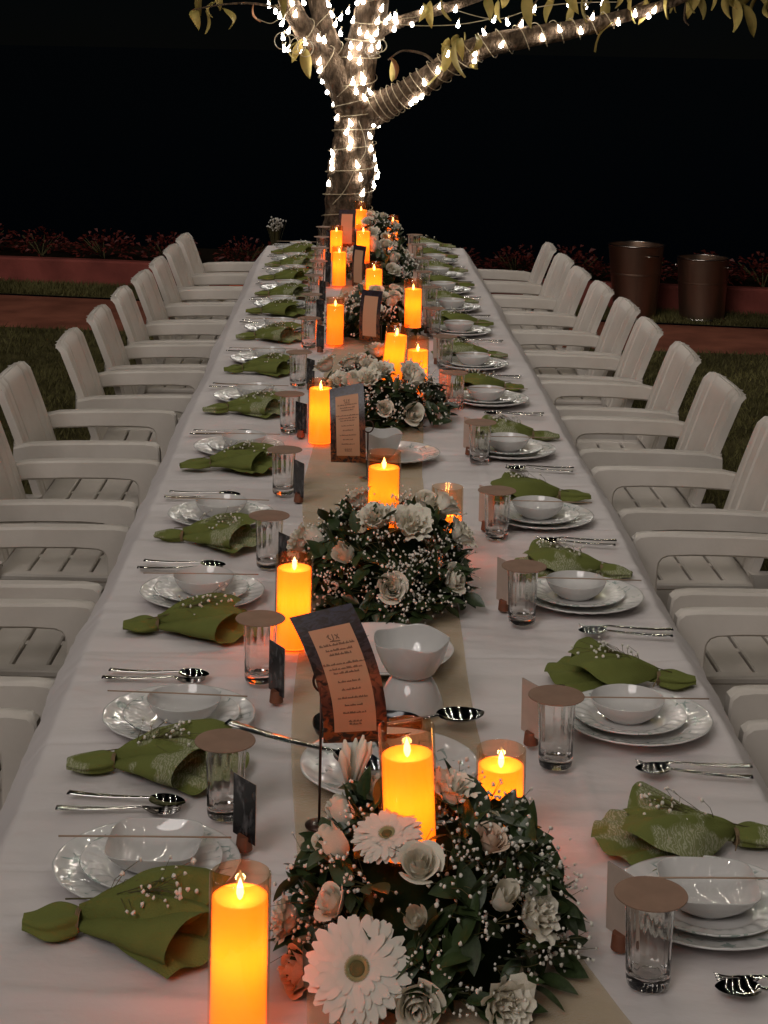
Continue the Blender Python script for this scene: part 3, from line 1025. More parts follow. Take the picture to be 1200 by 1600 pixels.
def make_chair():
    t = thing('garden_chair', (0, 0, 0))
    HW = .272
    for s in (-1, 1):
        # arm: level band that rounds over into the front post
        o_ = [(-.235, .640), (-.18, .652), (-.05, .658), (.10, .660), (.19, .660), (.222, .656), (.236, .645), (.240, .62), (.244, .52), (.247, .425)]
        i_ = [(-.235, .585), (-.18, .594), (-.05, .600), (.08, .602), (.140, .600), (.156, .594), (.165, .582), (.169, .56), (.170, .50), (.172, .425)]
        a = side_strip(o_, i_, s * (HW - .046), s * HW)
        sharp(a.build('arm', 'plastic', t), 40)
        f = side_strip([(.246, .425), (.252, .25), (.262, 0)], [(.172, .425), (.190, .25), (.215, 0)], s * (HW - .040), s * (HW - .001))
        sharp(f.build('leg', 'plastic', t), 40)
        r = side_strip([(-.150, .47), (-.21, .25), (-.275, 0)], [(-.225, .47), (-.27, .25), (-.318, 0)], s * (.205), s * (.245))
        sharp(r.build('leg', 'plastic', t), 40)
    # seat: frame with apron, slats proud of slits
    q = MB()
    for s in (-1, 1):
        q.bbox(-.20, .215, s * .19 if s < 0 else .19, s * .228 if s > 0 else -.19 - .0, .414, .434, .005) if False else None
        y0, y1 = (-.226, -.185) if s < 0 else (.185, .226)
        q.bbox(-.205, .20, y0, y1, .417, .437, .005)
        ya, yb = (-.226, -.219) if s < 0 else (.219, .226)
        q.box(-.19, .185, ya, yb, .350, .417)
    q.bbox(.186, .218, -.226, .226, .412, .4365, .006)
    q.box(.208, .215, -.22, .22, .350, .412)
    q.bbox(-.21, -.178, -.226, .226, .417, .438, .005)
    q.box(-.205, -.198, -.22, .22, .352, .417)
    q.box(-.178, .186, -.013, .013, .408, .4255)
    seat = sharp(q.build('seat', 'plastic', t), 40)
    ns = 4
    gw = (.186 + .178) / ns
    sm = MB().bbox(-gw / 2 + .004, gw / 2 - .004, -.1855, .1855, .414, .4335, .004).mesh('slat', 'plastic')
    sharp(sm, 40)
    for i in range(ns):
        obj('slat', sm, seat, (-.178 + gw * (i + .5), 0, -.0012 * (2 - abs(i - 1.5))))
    # backrest: slightly hollow panel with two pressed grooves and turned-back edges
    NU, NV = 64, 20

    def front(u, v):
        y = (u - .5) * 2
        W = .212 + .016 * v
        c = .010 * (1 - y * y)
        g = 0
        for gy in (-.52, .52):
            g += .008 * math.exp(-((y - gy) / .032) ** 4)
        for gy in (-.80, .80):
            g += .005 * math.exp(-((y - gy) / .025) ** 4)
        rec = .003 * (abs(y) < .52)
        lip = .010 * max(0, (v - .95) / .05) ** 2
        zt = .840 - .010 * (y ** 8)
        z = .455 + (zt - .455) * v
        x = -.150 - .115 * v - .02 * v * v - c - g - lip + rec * 0
        ys_ = y * W
        if v > .93 and abs(y) > .9:
            ys_ *= 1 - .04 * ((v - .93) / .07) * ((abs(y) - .9) / .1)
        return (x, ys_, z)
    b = MB()
    b.grid(front, NU, NV)
    b.grid(lambda u, v: (lambda p: (p[0] - .010, p[1], p[2]))(front(1 - u, v)), NU, NV)
    # side and top returns
    for u in (0, 1):
        b.grid(lambda a, v, u=u: (lambda p: (p[0] - .026 * (a if u == 0 else 1 - a) - (0 if 1 else 0), p[1] * (1 + .012 * (a if u == 0 else 1 - a)), p[2]))(front(u, v)), 2, NV)
    b.grid(lambda u, a: (lambda p: (p[0] - .026 * a, p[1], p[2] - .006 * a))(front(u, 1)), NU, 2)
    b.grid(lambda u, a: (lambda p: (p[0] - .012 * a, p[1], p[2] - .001 * a))(front(1 - u, 0)), NU, 2)
    # band that runs from arm to arm behind the back
    def band(u, a):
        th = (u - .5) * PI
        y = .270 * math.sin(th)
        x = -.205 - .055 * math.cos(th) ** .6 if abs(math.cos(th)) > 1e-6 else -.205
        return (x, y, .585 + .056 * a)
    b.grid(band, 24, 1)
    b.grid(lambda u, a: (lambda p: (p[0] + .010, p[1] * .97, p[2]))(band(1 - u, a)), 24, 1)
    b.grid(lambda u, a: (lambda p: (p[0] + .010 * a, p[1] * (1 - .03 * a), .641))(band(u, 1)), 24, 1)
    sharp(b.build('backrest', 'plastic', t), 38)
    return t


CH_L = [(2.4, .92), (3.05, .92), (3.71, .90), (4.35, .90), (5.1, .91), (5.84, .935), (6.6, .86), (7.22, .84), (7.82, .825), (8.4, .805), (8.97, .79), (9.56, .78), (10.14, .77)]
CH_R = [(2.36, .92), (3.03, .92), (3.72, .93), (4.36, .93), (5.1, .92), (5.84, .90), (6.5, .89), (7.12, .86), (7.7, .86), (8.27, .83), (8.84, .80), (9.41, .785), (9.98, .765)]
proto = make_chair()
first = True
rch = random.Random(4)
for s, L in ((-1, CH_L), (1, CH_R)):
    for i, (y, x) in enumerate(L):
        c = proto if first else copy_tree(proto)
        first = False
        c.location = (s * x, y, 0)
        c.rotation_euler = (0, 0, (0 if s < 0 else PI) + rch.uniform(-.035, .035))
        tag(c, '%s white plastic armchair from the tree, %s' % (ORD[12 - i], SIDE[s]), 'chair', 'white plastic chairs along the table')

# ------------------------------------------------------------------ place settings
def plate_mesh(name, r, h, m, rip=28, amp=.0011):
    def fn(rr, z, th):
        k = max(0.0, (rr - r * .66) / (r * .34))
        w_ = math.sin(PI * min(1, k)) if k > 0 else 0
        return rr * (1 + (.006 * math.cos(th * rip / 2) if k >= .99 else 0)), z + amp * w_ * math.cos(th * rip + 3 * k)
    prof = [(0, .003), (r * .3, .003), (r * .58, .0032), (r * .64, .0045), (r * .68, .0075), (r * .76, .0105), (r * .84, .0125), (r * .92, h - .003), (r * .975, h - .0006), (r * .995, h), (r, h - .0012),
            (r * .985, h - .0032), (r * .85, .0085), (r * .72, .0052), (r * .62, .001), (r * .60, 0), (r * .56, 0), (r * .54, .001), (0, .001)]
    return MB().lathe(prof, 112, fn).mesh(name, m)


def bowl_mesh(name, r, h, sq=0.0, lobes=0):
    def fn(rr, z, th):
        k = z / h
        q = 1
        if sq:
            e = 4.5
            q = (1 / (abs(math.cos(th)) ** e + abs(math.sin(th)) ** e) ** (1 / e) - 1) * sq * k + 1
        if lobes:
            q *= 1 + .05 * k * math.cos(lobes * th)
            z = z + .004 * k * k * math.cos(lobes * th + PI)
        return rr * q, z
    prof = [(0, .005), (r * .45, .005), (r * .62, .010), (r * .80, h * .42), (r * .93, h * .75), (r * .985, h * .97), (r * .995, h), (r, h - .001), (r * .99, h * .93), (r * .95, h * .74), (r * .82, h * .38), (r * .66, .006), (r * .55, 0), (r * .48, 0), (r * .46, .0015), (0, .0015)]
    return MB().lathe(prof, 64, fn).mesh(name, 'china')


PLATE = plate_mesh('plate', .135, .019, 'china_print')
SIDEP = plate_mesh('plate', .103, .016, 'china_print', 24, .0012)
BOWL = bowl_mesh('bowl', .066, .037)
BOWLSQ = bowl_mesh('bowl', .068, .038, 1.0)
STICK = MB().tube([(-.125, 0, 0), (0, 0, .0005), (.125, 0, 0)], .0013, 6).mesh('stick', 'stick')


def spoon_mesh(fork, k=1.0, name='spoon'):
    b = MB()
    # handle along +x to 0, head towards +x
    n = 22
    pts, rw = [], []
    for i in range(n):
        u = i / (n - 1)
        pts.append((-.135 + .135 * u, 0, .0045 + .006 * u ** 2 * (1 if u > .4 else 1) + .002 * (1 - u) ** 3))
        wv = .0052 * (1 - u) ** .7 + .0026 + .0012 * math.exp(-((u - .02) / .05) ** 2)
        if u < .7:
            wv += .0004 * math.cos(i * PI)
        rw.append(wv)
    vs, fs = [], []
    for p, w_ in zip(pts, rw):
        th = .0017
        for y, z in ((-w_, 0), (-w_ * .6, th), (w_ * .6, th), (w_, 0), (w_ * .6, -th), (-w_ * .6, -th)):
            vs.append((p[0], y, p[2] + z))
    for i in range(n - 1):
        for j in range(6):
            fs.append((i * 6 + j, i * 6 + (j + 1) % 6, (i + 1) * 6 + (j + 1) % 6, (i + 1) * 6 + j))
    fs.append(tuple(range(6))[::-1])
    b.add(vs, fs)
    if not fork:
        def bowl(u, v, off=0):
            x = u * .058
            w_ = .0205 * math.sin(PI * min(1, (u * .97 + .03) ** .85)) ** .62 + .0012
            y = (v - .5) * 2 * w_
            d = math.sin(PI * u) ** .7 * (1 - ((v - .5) * 2) ** 2)
            return (x, y, .0105 - .0085 * d * (1 if 1 else 0) - .002 * u + off)
        b.grid(lambda u, v: bowl(u, v, .0007), 12, 8)
        b.grid(lambda u, v: bowl(u, 1 - v, -.0007), 12, 8)
    else:
        def base(u, v, off=0):
            w_ = .0028 + .0085 * min(1, u * 1.6) ** .8
            y = (v - .5) * 2 * w_
            return (u * .026, y, .0105 - .006 * math.sin(PI * .5 * u) - .0015 * (1 - ((v - .5) * 2) ** 2) + off)
        b.grid(lambda u, v: base(u, v, .0007), 6, 6)
        b.grid(lambda u, v: base(u, 1 - v, -.0007), 6, 6)
        for j in range(4):
            y = -.0098 + .0065 * j
            b.tube([(.025, y, .0045), (.038, y, .0035), (.050, y, .0055), (.060, y * .96, .010)], [.0020, .0018, .0015, .0007], 5)
    if k != 1:
        b.v = [tuple(c * k for c in p) for p in b.v]
    return b.mesh(name, 'fork_steel')


SPOON = spoon_mesh(False)
FORK = spoon_mesh(True, 1.0, 'fork')


# tumbler: fluted thick glass
def tumbler_mesh():
    H = .118

    def outer(rr, z, th):
        if z > .012 and z < H - .006 and rr > .027:
            k = min(1, (z - .012) / .02) * min(1, (H - .006 - z) / .02)
            return rr * (1 - .030 * k * abs(math.sin(7 * th)) ** 1.0), z
        return rr, z
    prof = [(0, 0.0012), (.022, .0012), (.025, 0), (.0275, .002), (.0285, .008), (.0290, .014), (.0293, .024), (.0300, .05), (.0312, .08), (.0320, .100), (.0325, .112), (.0325, H - .001), (.0318, H), (.0304, H), (.0298, H - .004)]
    b = MB().lathe(prof, 84, outer)
    b.lathe([(.0298, H - .004), (.0290, .08), (.0276, .05), (.0262, .026), (.0245, .018), (.020, .0145), (.012, .0155), (0, .0165)], 42)
    return b.mesh('tumbler', 'tumbler')


TUMB = tumbler_mesh()
LID = MB().lathe([(0, 0), (.0470, 0), (.0474, .0008), (.0470, .0017), (0, .0018)], 56).mesh('lid', 'lid')
sharp(LID, 30)


# place card: snapshot on a little wooden foot
CARD_F = MB().grid(lambda u, v: ((u - .5) * .058, -.0006, .016 + v * .092), 1, 2).mesh('photo', 'photo_print', False)
CARD_B = MB().box(-.029, .029, 0, .0008, .016, .108).mesh('card', 'kraft', False)
FOOT = sharp(MB().lathe([(0, 0), (.0125, 0), (.0130, .001), (.0110, .021), (.0105, .022), (0, .022)], 20).mesh('foot', 'wood_block'), 30)


def napkin_mesh(seed, m):
    r = random.Random(seed)
    b = MB()
    kx = -.075                                   # the tie

    def nz(p, s=30, a=.003):
        return a * mnoise.noise(Vector((p[0] * s + seed * 3.1, p[1] * s, p[2] * s)))
    # tail: a flattened gathered tube
    TLn = r.uniform(.065, .085)
    ta = r.uniform(-.25, .25)

    def tail(u, v):
        s = u
        th = v * 2 * PI
        w_ = .010 + .022 * math.sin(PI * (.12 + .8 * s)) ** 1.2
        h_ = .0085 + .008 * math.sin(PI * min(1, .2 + s))
        pl = 1 + .16 * math.cos(5 * th + seed)
        x = -s * TLn
        y = w_ * pl * math.cos(th)
        z = .011 + h_ * pl * math.sin(th) * (1 - .25 * s)
        X = kx + x * math.cos(ta) - y * math.sin(ta)
        Y = x * math.sin(ta) + y * math.cos(ta)
        return (X, Y, max(.001, z + nz((X, Y, z))))
    b.grid(tail, 18, 36)
    # closing of the tail end
    b.grid(lambda u, v: (lambda p: (p[0] + .02 * u, p[1] * (1 - u), .011 + (p[2] - .011) * (1 - u)))(tail(1, v)), 4, 36)

    # lower sheet
    def sheet(phi, spread, L, lift, pleat, k, z0, point):
        def fn(u, v):
            t = (v - .5) * 2
            a = phi + t * spread
            ln = L * (1 - point * abs(t) ** 1.3)
            d = u * ln
            x = kx + d * math.cos(a)
            y = d * math.sin(a)
            arch = lift * math.sin(PI * min(1, u * .62 + .08)) * (1 - t * t) ** .8
            z = z0 + arch + pleat * u ** .7 * (.5 + .5 * math.cos(k * PI * t + seed)) * (1 - .4 * u) + .010 * (1 - u) ** 2
            return (x, y, max(.0015, z + nz((x, y, z), 26, .004)))
        return fn
    b.grid(sheet(r.uniform(-.06, .06), R(40), r.uniform(.205, .225), .012, .016, 5, .002, .20), 24, 34)
    b.grid(sheet(r.uniform(.16, .34), R(32), r.uniform(.175, .20), .052, .012, 3, .006, .34), 22, 26)
    # rolled cone on the near side
    p0 = r.uniform(-.50, -.36)
    Lc, Rc = r.uniform(.15, .17), r.uniform(.026, .032)

    def cone(u, v):
        th = -.9 + v * (1.72 * PI)
        q = u ** .85
        rr = Rc * q + .006
        rr *= 1 + .12 * v
        d = u * Lc * (1 - .12 * abs(v - .5))
        cy, cz = -rr * math.cos(th) * 1.35, rr * math.sin(th) * .72
        x = kx + d
        z = .004 + rr * .72 + cz
        X = kx + (x - kx) * math.cos(p0) - cy * math.sin(p0)
        Y = (x - kx) * math.sin(p0) + cy * math.cos(p0)
        return (X, Y, max(.0015, z + nz((X, Y, z), 24, .003)))
    b.grid(cone, 18, 24)
    # upper fold falling over the roll
    b.grid(sheet(r.uniform(-.18, -.08), R(20), r.uniform(.15, .175), .040, .008, 3, .012, .3), 18, 18)
    return b.mesh('cloth', m)


def tie_mesh():
    b = MB()
    for k in range(3):
        b.tube([(-.075 + (k - 1) * .0022, .0155 * math.cos(a), .0125 + .0125 * math.sin(a)) for a in [2 * PI * i / 14 for i in range(15)]], .0012, 5, False)
    b.tube([(-.075, .012, .018), (-.07, .03, .02), (-.062, .045, .010)], .0010, 4)
    return b.mesh('tie', 'twine')


NAP_P = [napkin_mesh(i, 'nap_plain') for i in (1, 2, 3)]
NAP_T = [napkin_mesh(i, 'nap_print') for i in (4, 5, 6)]
TIE = tie_mesh()


def octa(b, c, r):
    x, y, z = c
    b.add([(x + r, y, z), (x - r, y, z), (x, y + r, z), (x, y - r, z), (x, y, z + r), (x, y, z - r)], [(0, 2, 4), (2, 1, 4), (1, 3, 4), (3, 0, 4), (2, 0, 5), (1, 2, 5), (3, 1, 5), (0, 3, 5)])


def floret(b, c, r, rnd):
    """a tiny double blossom: crumpled little ball"""
    k = len(b.v)
    b.ball(c, r, 5, 4)
    for i in range(k, len(b.v)):
        q = rnd.uniform(.6, 1.35)
        b.v[i] = tuple(c[j] + (b.v[i][j] - c[j]) * q for j in range(3))


def sprig_meshes(seed, n=34):
    r = random.Random(seed)
    st, bl = MB(), MB()
    st.tube([(-.10, .004, .022), (-.06, 0, .030), (-.01, 0, .044), (.03, .0, .052)], .0010, 4)
    for i in range(n):
        u = r.uniform(.1, 1)
        root = Vector((-.05 + .07 * u, 0, .034 + .016 * u))
        tip = root + Vector((r.uniform(.0, .075), r.uniform(-.042, .042), r.uniform(-.004, .030)))
        mid = root.lerp(tip, .5) + Vector((r.uniform(-.008, .008), r.uniform(-.008, .008), .004))
        st.tube([root, mid, tip], [.0006, .0005, .0004], 3, False)
        floret(bl, tip, r.uniform(.0018, .0036), r)
    return st.mesh('stem', 'stem'), bl.mesh('blossoms', 'blossom')


SPR = [sprig_meshes(i, 40) for i in (1, 2, 3)]

PL_L = [(-.368, 2.45), (-.378, 3.008), (-.398, 3.708), (-.405, 4.334), (-.409, 5.083), (-.412, 5.832), (-.406, 6.552), (-.40, 7.28), (-.40, 7.95), (-.40, 8.5), (-.40, 9.1), (-.40, 9.66), (-.40, 10.24)]
PL_R = [(.428, 2.35), (.436, 3.022), (.430, 3.717), (.411, 4.365), (.40, 5.103), (.396, 5.851), (.385, 6.513), (.385, 7.29), (.385, 7.96), (.385, 8.54), (.385, 9.11), (.385, 9.72), (.385, 10.26)]
GL_L = [(-.269, 2.64), (-.247, 3.22), (-.265, 3.94), (-.259, 4.6), (-.270, 5.35), (-.268, 6.1), (-.25, 6.88), (-.254, 7.56), (-.257, 8.2), (-.25, 8.76), (-.253, 9.34), (-.255, 9.9), (-.257, 10.46)]
GL_R = [(.311, 2.163), (.271, 2.845), (.285, 3.572), (.284, 4.2), (.298, 4.98), (.270, 5.755), (.275, 6.49), (.265, 7.2), (.281, 7.855), (.271, 8.4), (.290, 8.95), (.285, 9.6), (.288, 10.1)]
rp = random.Random(21)
for s, PLS, GLS in ((-1, PL_L, GL_L), (1, PL_R, GL_R)):
    base = 0 if s < 0 else PI
    for i, ((x, y), (gx, gy)) in enumerate(zip(PLS, GLS)):
        wh = '%s place from the tree, %s' % (ORD[12 - i], SIDE[s])

        def put(name, me, lx, ly, z, rz, label, cat, group):
            c_, s_ = math.cos(base), math.sin(base)
            o = obj(name, me, None, (x + lx * c_ - ly * s_, y + lx * s_ + ly * c_, z))
            o.rotation_euler = (0, 0, base + rz)
            return tag(o, label + ', ' + wh, cat, group)
        put('dinner_plate', PLATE, 0, 0, TOP, rp.uniform(0, 6), 'white sprigged dinner plate', 'plate', 'dinner plates')
        dx, dy = rp.uniform(-.006, .012), rp.uniform(-.006, .006)
        put('side_plate', SIDEP, dx, dy, TOP + .0075, rp.uniform(0, 6), 'smaller upper white plate', 'plate', 'side plates')
        sqb = (i == 0)
        put('soup_bowl', BOWLSQ if sqb else BOWL, dx + .004, dy, TOP + .0115, rp.uniform(-.1, .1) if sqb else rp.uniform(0, 6), ('white squarish bowl' if sqb else 'round white bowl'), 'bowl', 'bowls')
        put('thin_stick', STICK, -.004, .004, TOP + .0115 + .0395, rp.uniform(-.09, .03), 'thin wooden stick over bowl', 'stick', 'thin sticks')
        o = put('fork', FORK, -.03, .190 + rp.uniform(-.006, .006), TOP, rp.uniform(-.06, .02), 'steel fork', 'fork', 'forks')
        o = put('spoon', SPOON, -.022, .222 + rp.uniform(-.006, .006), TOP + .002, rp.uniform(-.22, -.10), 'steel spoon beside fork', 'spoon', 'spoons')
        # napkin with its sprig
        pr = (i % 2 == 1) if s < 0 else (i % 2 == 0)
        nx_, ny_, nr = -.005 + rp.uniform(-.01, .01), -.205 + rp.uniform(-.008, .008), rp.uniform(-.12, .08)
        if i == 0 and s < 0:
            nx_, ny_, nr = .010, -.175, -.10
        c_, s_ = math.cos(base), math.sin(base)
        t = thing('napkin', (x + nx_ * c_ - ny_ * s_, y + nx_ * s_ + ny_ * c_, TOP), base + nr, ('printed green napkin with tie, ' if pr else 'plain green napkin with tie, ') + wh, 'napkin', 'printed napkins' if pr else 'plain napkins')
        obj('cloth', (NAP_T if pr else NAP_P)[(i + (s > 0)) % 3 if not (i == 0 and s < 0) else 0], t)
        obj('tie', TIE, t)
        if i == 0 and s < 0:
            t.scale = (1.1, 1.1, 1.2)
        g = thing('flower_sprig', (x + nx_ * c_ - ny_ * s_, y + nx_ * s_ + ny_ * c_, TOP + .004), base + nr + rp.uniform(-.2, .2), "baby's breath sprig on napkin, " + wh, 'flower sprig', "baby's breath sprigs")
        if i == 0 and s < 0:
            g.scale = (1.1, 1.2, 1.2)
        st, bl = SPR[i % 3]
        obj('stem', st, g)
        tag(obj('blossoms', bl, g), kind='stuff')
        # tumbler, lid, place card
        o = obj('tumbler', TUMB, None, (gx, gy, TOP))
        o.rotation_euler.z = rp.uniform(0, 6)
        tag(o, 'fluted clear glass tumbler, ' + wh, 'glass', 'tumblers')
        o = obj('glass_cover', LID, None, (gx + rp.uniform(-.003, .003), gy + rp.uniform(-.003, .003), TOP + .1183))
        tag(o, 'round brown tumbler cover, ' + wh, 'cover', 'card tumbler covers')
        px, py = gx - s * (rp.uniform(.036, .05) if s < 0 else rp.uniform(.020, .034)), gy + s * rp.uniform(.07, .115)
        t = thing('place_card', (px, py, TOP), base + R(-55) + rp.uniform(-.12, .12), ('photo place card on wooden foot, ') + wh, 'place card', 'photo place cards')
        obj('card', CARD_B, t)
        obj('photo', CARD_F, t)
        obj('foot', FOOT, t)

# ------------------------------------------------------------------ candles
def candle(x, y, h, wax, label, z=0.0, tilt=(0, 0), rad=.0375, dim=False, lit=True):
    t = thing('glass_candle', (x, y, TOP + z), 0, label, 'candle', 'amber pillar candles in glass cylinders')
    t.rotation_euler = (tilt[0], tilt[1], 0)
    rw = rad - .0035
    gl = MB().lathe([(0, .001), (rad - .003, .001), (rad - .0006, .003), (rad, .006), (rad, h - .001), (rad - .0008, h), (rad - .0018, h), (rad - .0026, h - .001), (rad - .0026, .007)], 48)
    gl.build('glass', 'thin_glass', t)
    wx = MB().lathe([(0, .0035), (rw, .0035), (rw, wax - .001), (rw - .002, wax + .0006), (rw - .005, wax - .001), (rw - .012, wax - .004), (.004, wax - .0055), (0, wax - .0055)], 40)
    wx.build('wax', 'wax_dim' if dim else 'wax', t)
    fl = MB().lathe([(0, 0), (.003, .003), (.0048, .009), (.0042, .015), (.0022, .022), (0, .028)], 10, M=Matrix.Translation((0, 0, wax - .005)))
    fl.build('flame', 'flame', t)
    ld = bpy.data.lights.new('candle_lamp', 'POINT')
    ld.energy = .115 if not dim else .04
    ld.color = (1, .52, .10)
    ld.shadow_soft_size = .012
    lo = bpy.data.objects.new('inner_lamp', ld)
    COL.objects.link(lo)
    lo.parent = t
    lo.location = (0, 0, wax * .62)
    l2 = bpy.data.lights.new('flame_lamp', 'POINT')
    l2.energy = .15
    l2.color = (1, .60, .20)
    l2.shadow_soft_size = .006
    lo = bpy.data.objects.new('flame_lamp', l2)
    COL.objects.link(lo)
    lo.parent = t
    lo.location = (0, 0, wax + .012)
    return t


candle(-.209, 2.04, .20, .172, 'amber candle in glass beside the large white gerbera')
candle(.006, 2.235, .20, .162, 'tilted amber candle rising from the gerbera centrepiece', .105, (R(-2), R(-3)))
candle(.151, 2.545, .15, .125, 'short amber candle on the cloth behind the gerbera centrepiece')
candle(-.19, 3.405, .185, .160, 'amber candle on the cloth beside the second centrepiece')
candle(-.006, 3.80, .20, .165, 'amber candle rising from the second centrepiece', .105)
candle(.15, 4.03, .15, .085, 'half-burnt dim candle in glass at the back of the second centrepiece', .02, dim=True)
candle(-.172, 5.20, .195, .168, 'amber candle on the cloth beside the third centrepiece')
candle(.05, 5.60, .20, .165, 'leaning amber candle rising from the third centrepiece', .105, (R(-2), R(6)))
candle(.145, 5.80, .20, .155, 'amber candle at the back of the third centrepiece', .03)
candle(-.146, 6.97, .19, .16, 'paler amber candle on the cloth before the fourth centrepiece', dim=True)
candle(.012, 7.25, .20, .168, 'amber candle rising from the fourth centrepiece', .105)
candle(.172, 7.05, .20, .16, 'amber candle at the bin side of the fourth centrepiece', .06)
candle(-.145, 8.72, .20, .17, 'amber candle on the cloth before the fifth centrepiece')
candle(-.025, 8.8, .20, .165, 'amber candle rising from the fifth centrepiece', .105)
candle(.12, 9.35, .15, .09, 'small dim candle behind the fifth centrepiece', .05, dim=True)
candle(-.17, 9.75, .20, .17, 'amber candle on the cloth before the last centrepiece')
candle(.166, 10.45, .20, .165, 'amber candle on the cloth at the far table end')
candle(-.03, 10.2, .20, .15, 'amber candle rising from the last centrepiece by the trunk', .10)

# ------------------------------------------------------------------ flowers
def rose_mesh(seed, m, bud=False, ruffle=False):
    """unit rose, radius about 1, opening towards +z"""
    r = random.Random(seed)
    b = MB()
    n = 9 if bud else 17
    for k in range(n):
        f = k / (n - 1)
        if bud:
            rad, h, flare = .20 + .50 * f, 1.75 - .25 * f, .02 + .10 * f ** 2
        elif ruffle:
            rad, h, flare = .12 + .62 * f, 1.20 - .30 * f, .12 + .50 * f
        else:
            rad, h, flare = .12 + .60 * f ** 1.1, 1.25 - .42 * f, .04 + .42 * f ** 2.2
        a0 = k * 2.4 + r.uniform(-.25, .25)
        span = (2.5 - .75 * f) * (.8 if ruffle else 1)
        tl = r.uniform(-.05, .05)

        def pet(u, v, rad=rad, h=h, flare=flare, a0=a0, span=span, tl=tl, k=k):
            t = (u - .5) * 2
            a = a0 + t * span * .5
            belly = math.sin(PI * .5 * min(1, v * 1.6)) ** .8
            rr = rad * (.35 + .65 * belly) + flare * max(0, v - .55) ** 1.5 * 2.2 * (1 - .25 * t * t)
            edge = 1 - .30 * abs(t) ** 2.5
            z = -.55 + h * v * edge + tl * v
            if v > .85:
                rr += .05 * flare * (v - .85) * 8
                z -= .10 * flare * (v - .85) * 8
            if ruffle:
                rr += .09 * v * v * math.sin(2.6 * t * PI + k)
                z += .05 * v * v * math.cos(3.3 * t * PI + k * 2)
            rr += .02 * t
            return (rr * math.cos(a), rr * math.sin(a), z)
        b.grid(pet, 10 if ruffle else 7, 6)
    b.lathe([(0, -.62), (.22, -.6), (.42, -.42), (.40, -.2), (0, .15)], 10)
    return b.mesh('rose' if not ruffle else 'ruffled_flower', m)


ROSE = [rose_mesh(i, 'rose_white') for i in (1, 2, 3)]
PEACH = [rose_mesh(5, 'rose_peach')]
BUD = [rose_mesh(i, 'rose_white', bud=True) for i in (7, 8)]
RUF = [rose_mesh(i, 'rose_white', ruffle=True) for i in (9, 10, 11)]


def gpetal(L, W):
    def fn(u, v):
        t = (u - .5) * 2
        w_ = W * (.28 + .72 * min(1, v * 1.5) ** .8) * (1 if v < .82 else math.sqrt(max(0, 1 - ((v - .82) / .19) ** 2)))
        return (v * L, t * w_, .10 * L * math.sin(PI * .8 * v) - .0014 * (1 - abs(t)) + .05 * L * v * v * 0 + .0008 * math.cos(t * 6))
    return MB().grid(fn, 4, 8).mesh('petal', 'gerbera')


GP = [gpetal(1.0, .105), gpetal(.80, .095), gpetal(.52, .075)]
GEYE = MB().lathe([(.15, .02), (.17, .06), (.13, .10), (.07, .085), (0, .07)], 24).mesh('eye', 'gerbera_eye')
GRING = MB()
for i in range(70):
    a = 2 * PI * i / 70
    GRING.tube([(.12 * math.cos(a), .12 * math.sin(a), .05), (.19 * math.cos(a + .05), .19 * math.sin(a + .05), .11), (.24 * math.cos(a), .24 * math.sin(a), .12 + .02 * (i % 3))], [.012, .010, .004], 4)
GRING = GRING.mesh('ring', 'gerbera_ring')


def leaf2(seed, m='leaf'):
    """pointed oval leaf of unit length along +x"""
    r = random.Random(seed)
    cv, fold = r.uniform(.05, .22), r.uniform(.10, .25)

    def fn(u, v):
        t = (u - .5) * 2
        w_ = .25 * math.sin(PI * v ** .85) ** .9
        return (v, t * w_, -cv * v * v + fold * abs(t) * w_)
    return MB().grid(fn, 4, 7).mesh('leaf', m)


LEAFM = [leaf2(i) for i in (1, 2, 3)]


def aim(d, roll=0.0):
    """rotation taking +z to d"""
    return Vector(d).to_track_quat('Z', 'Y').to_euler()


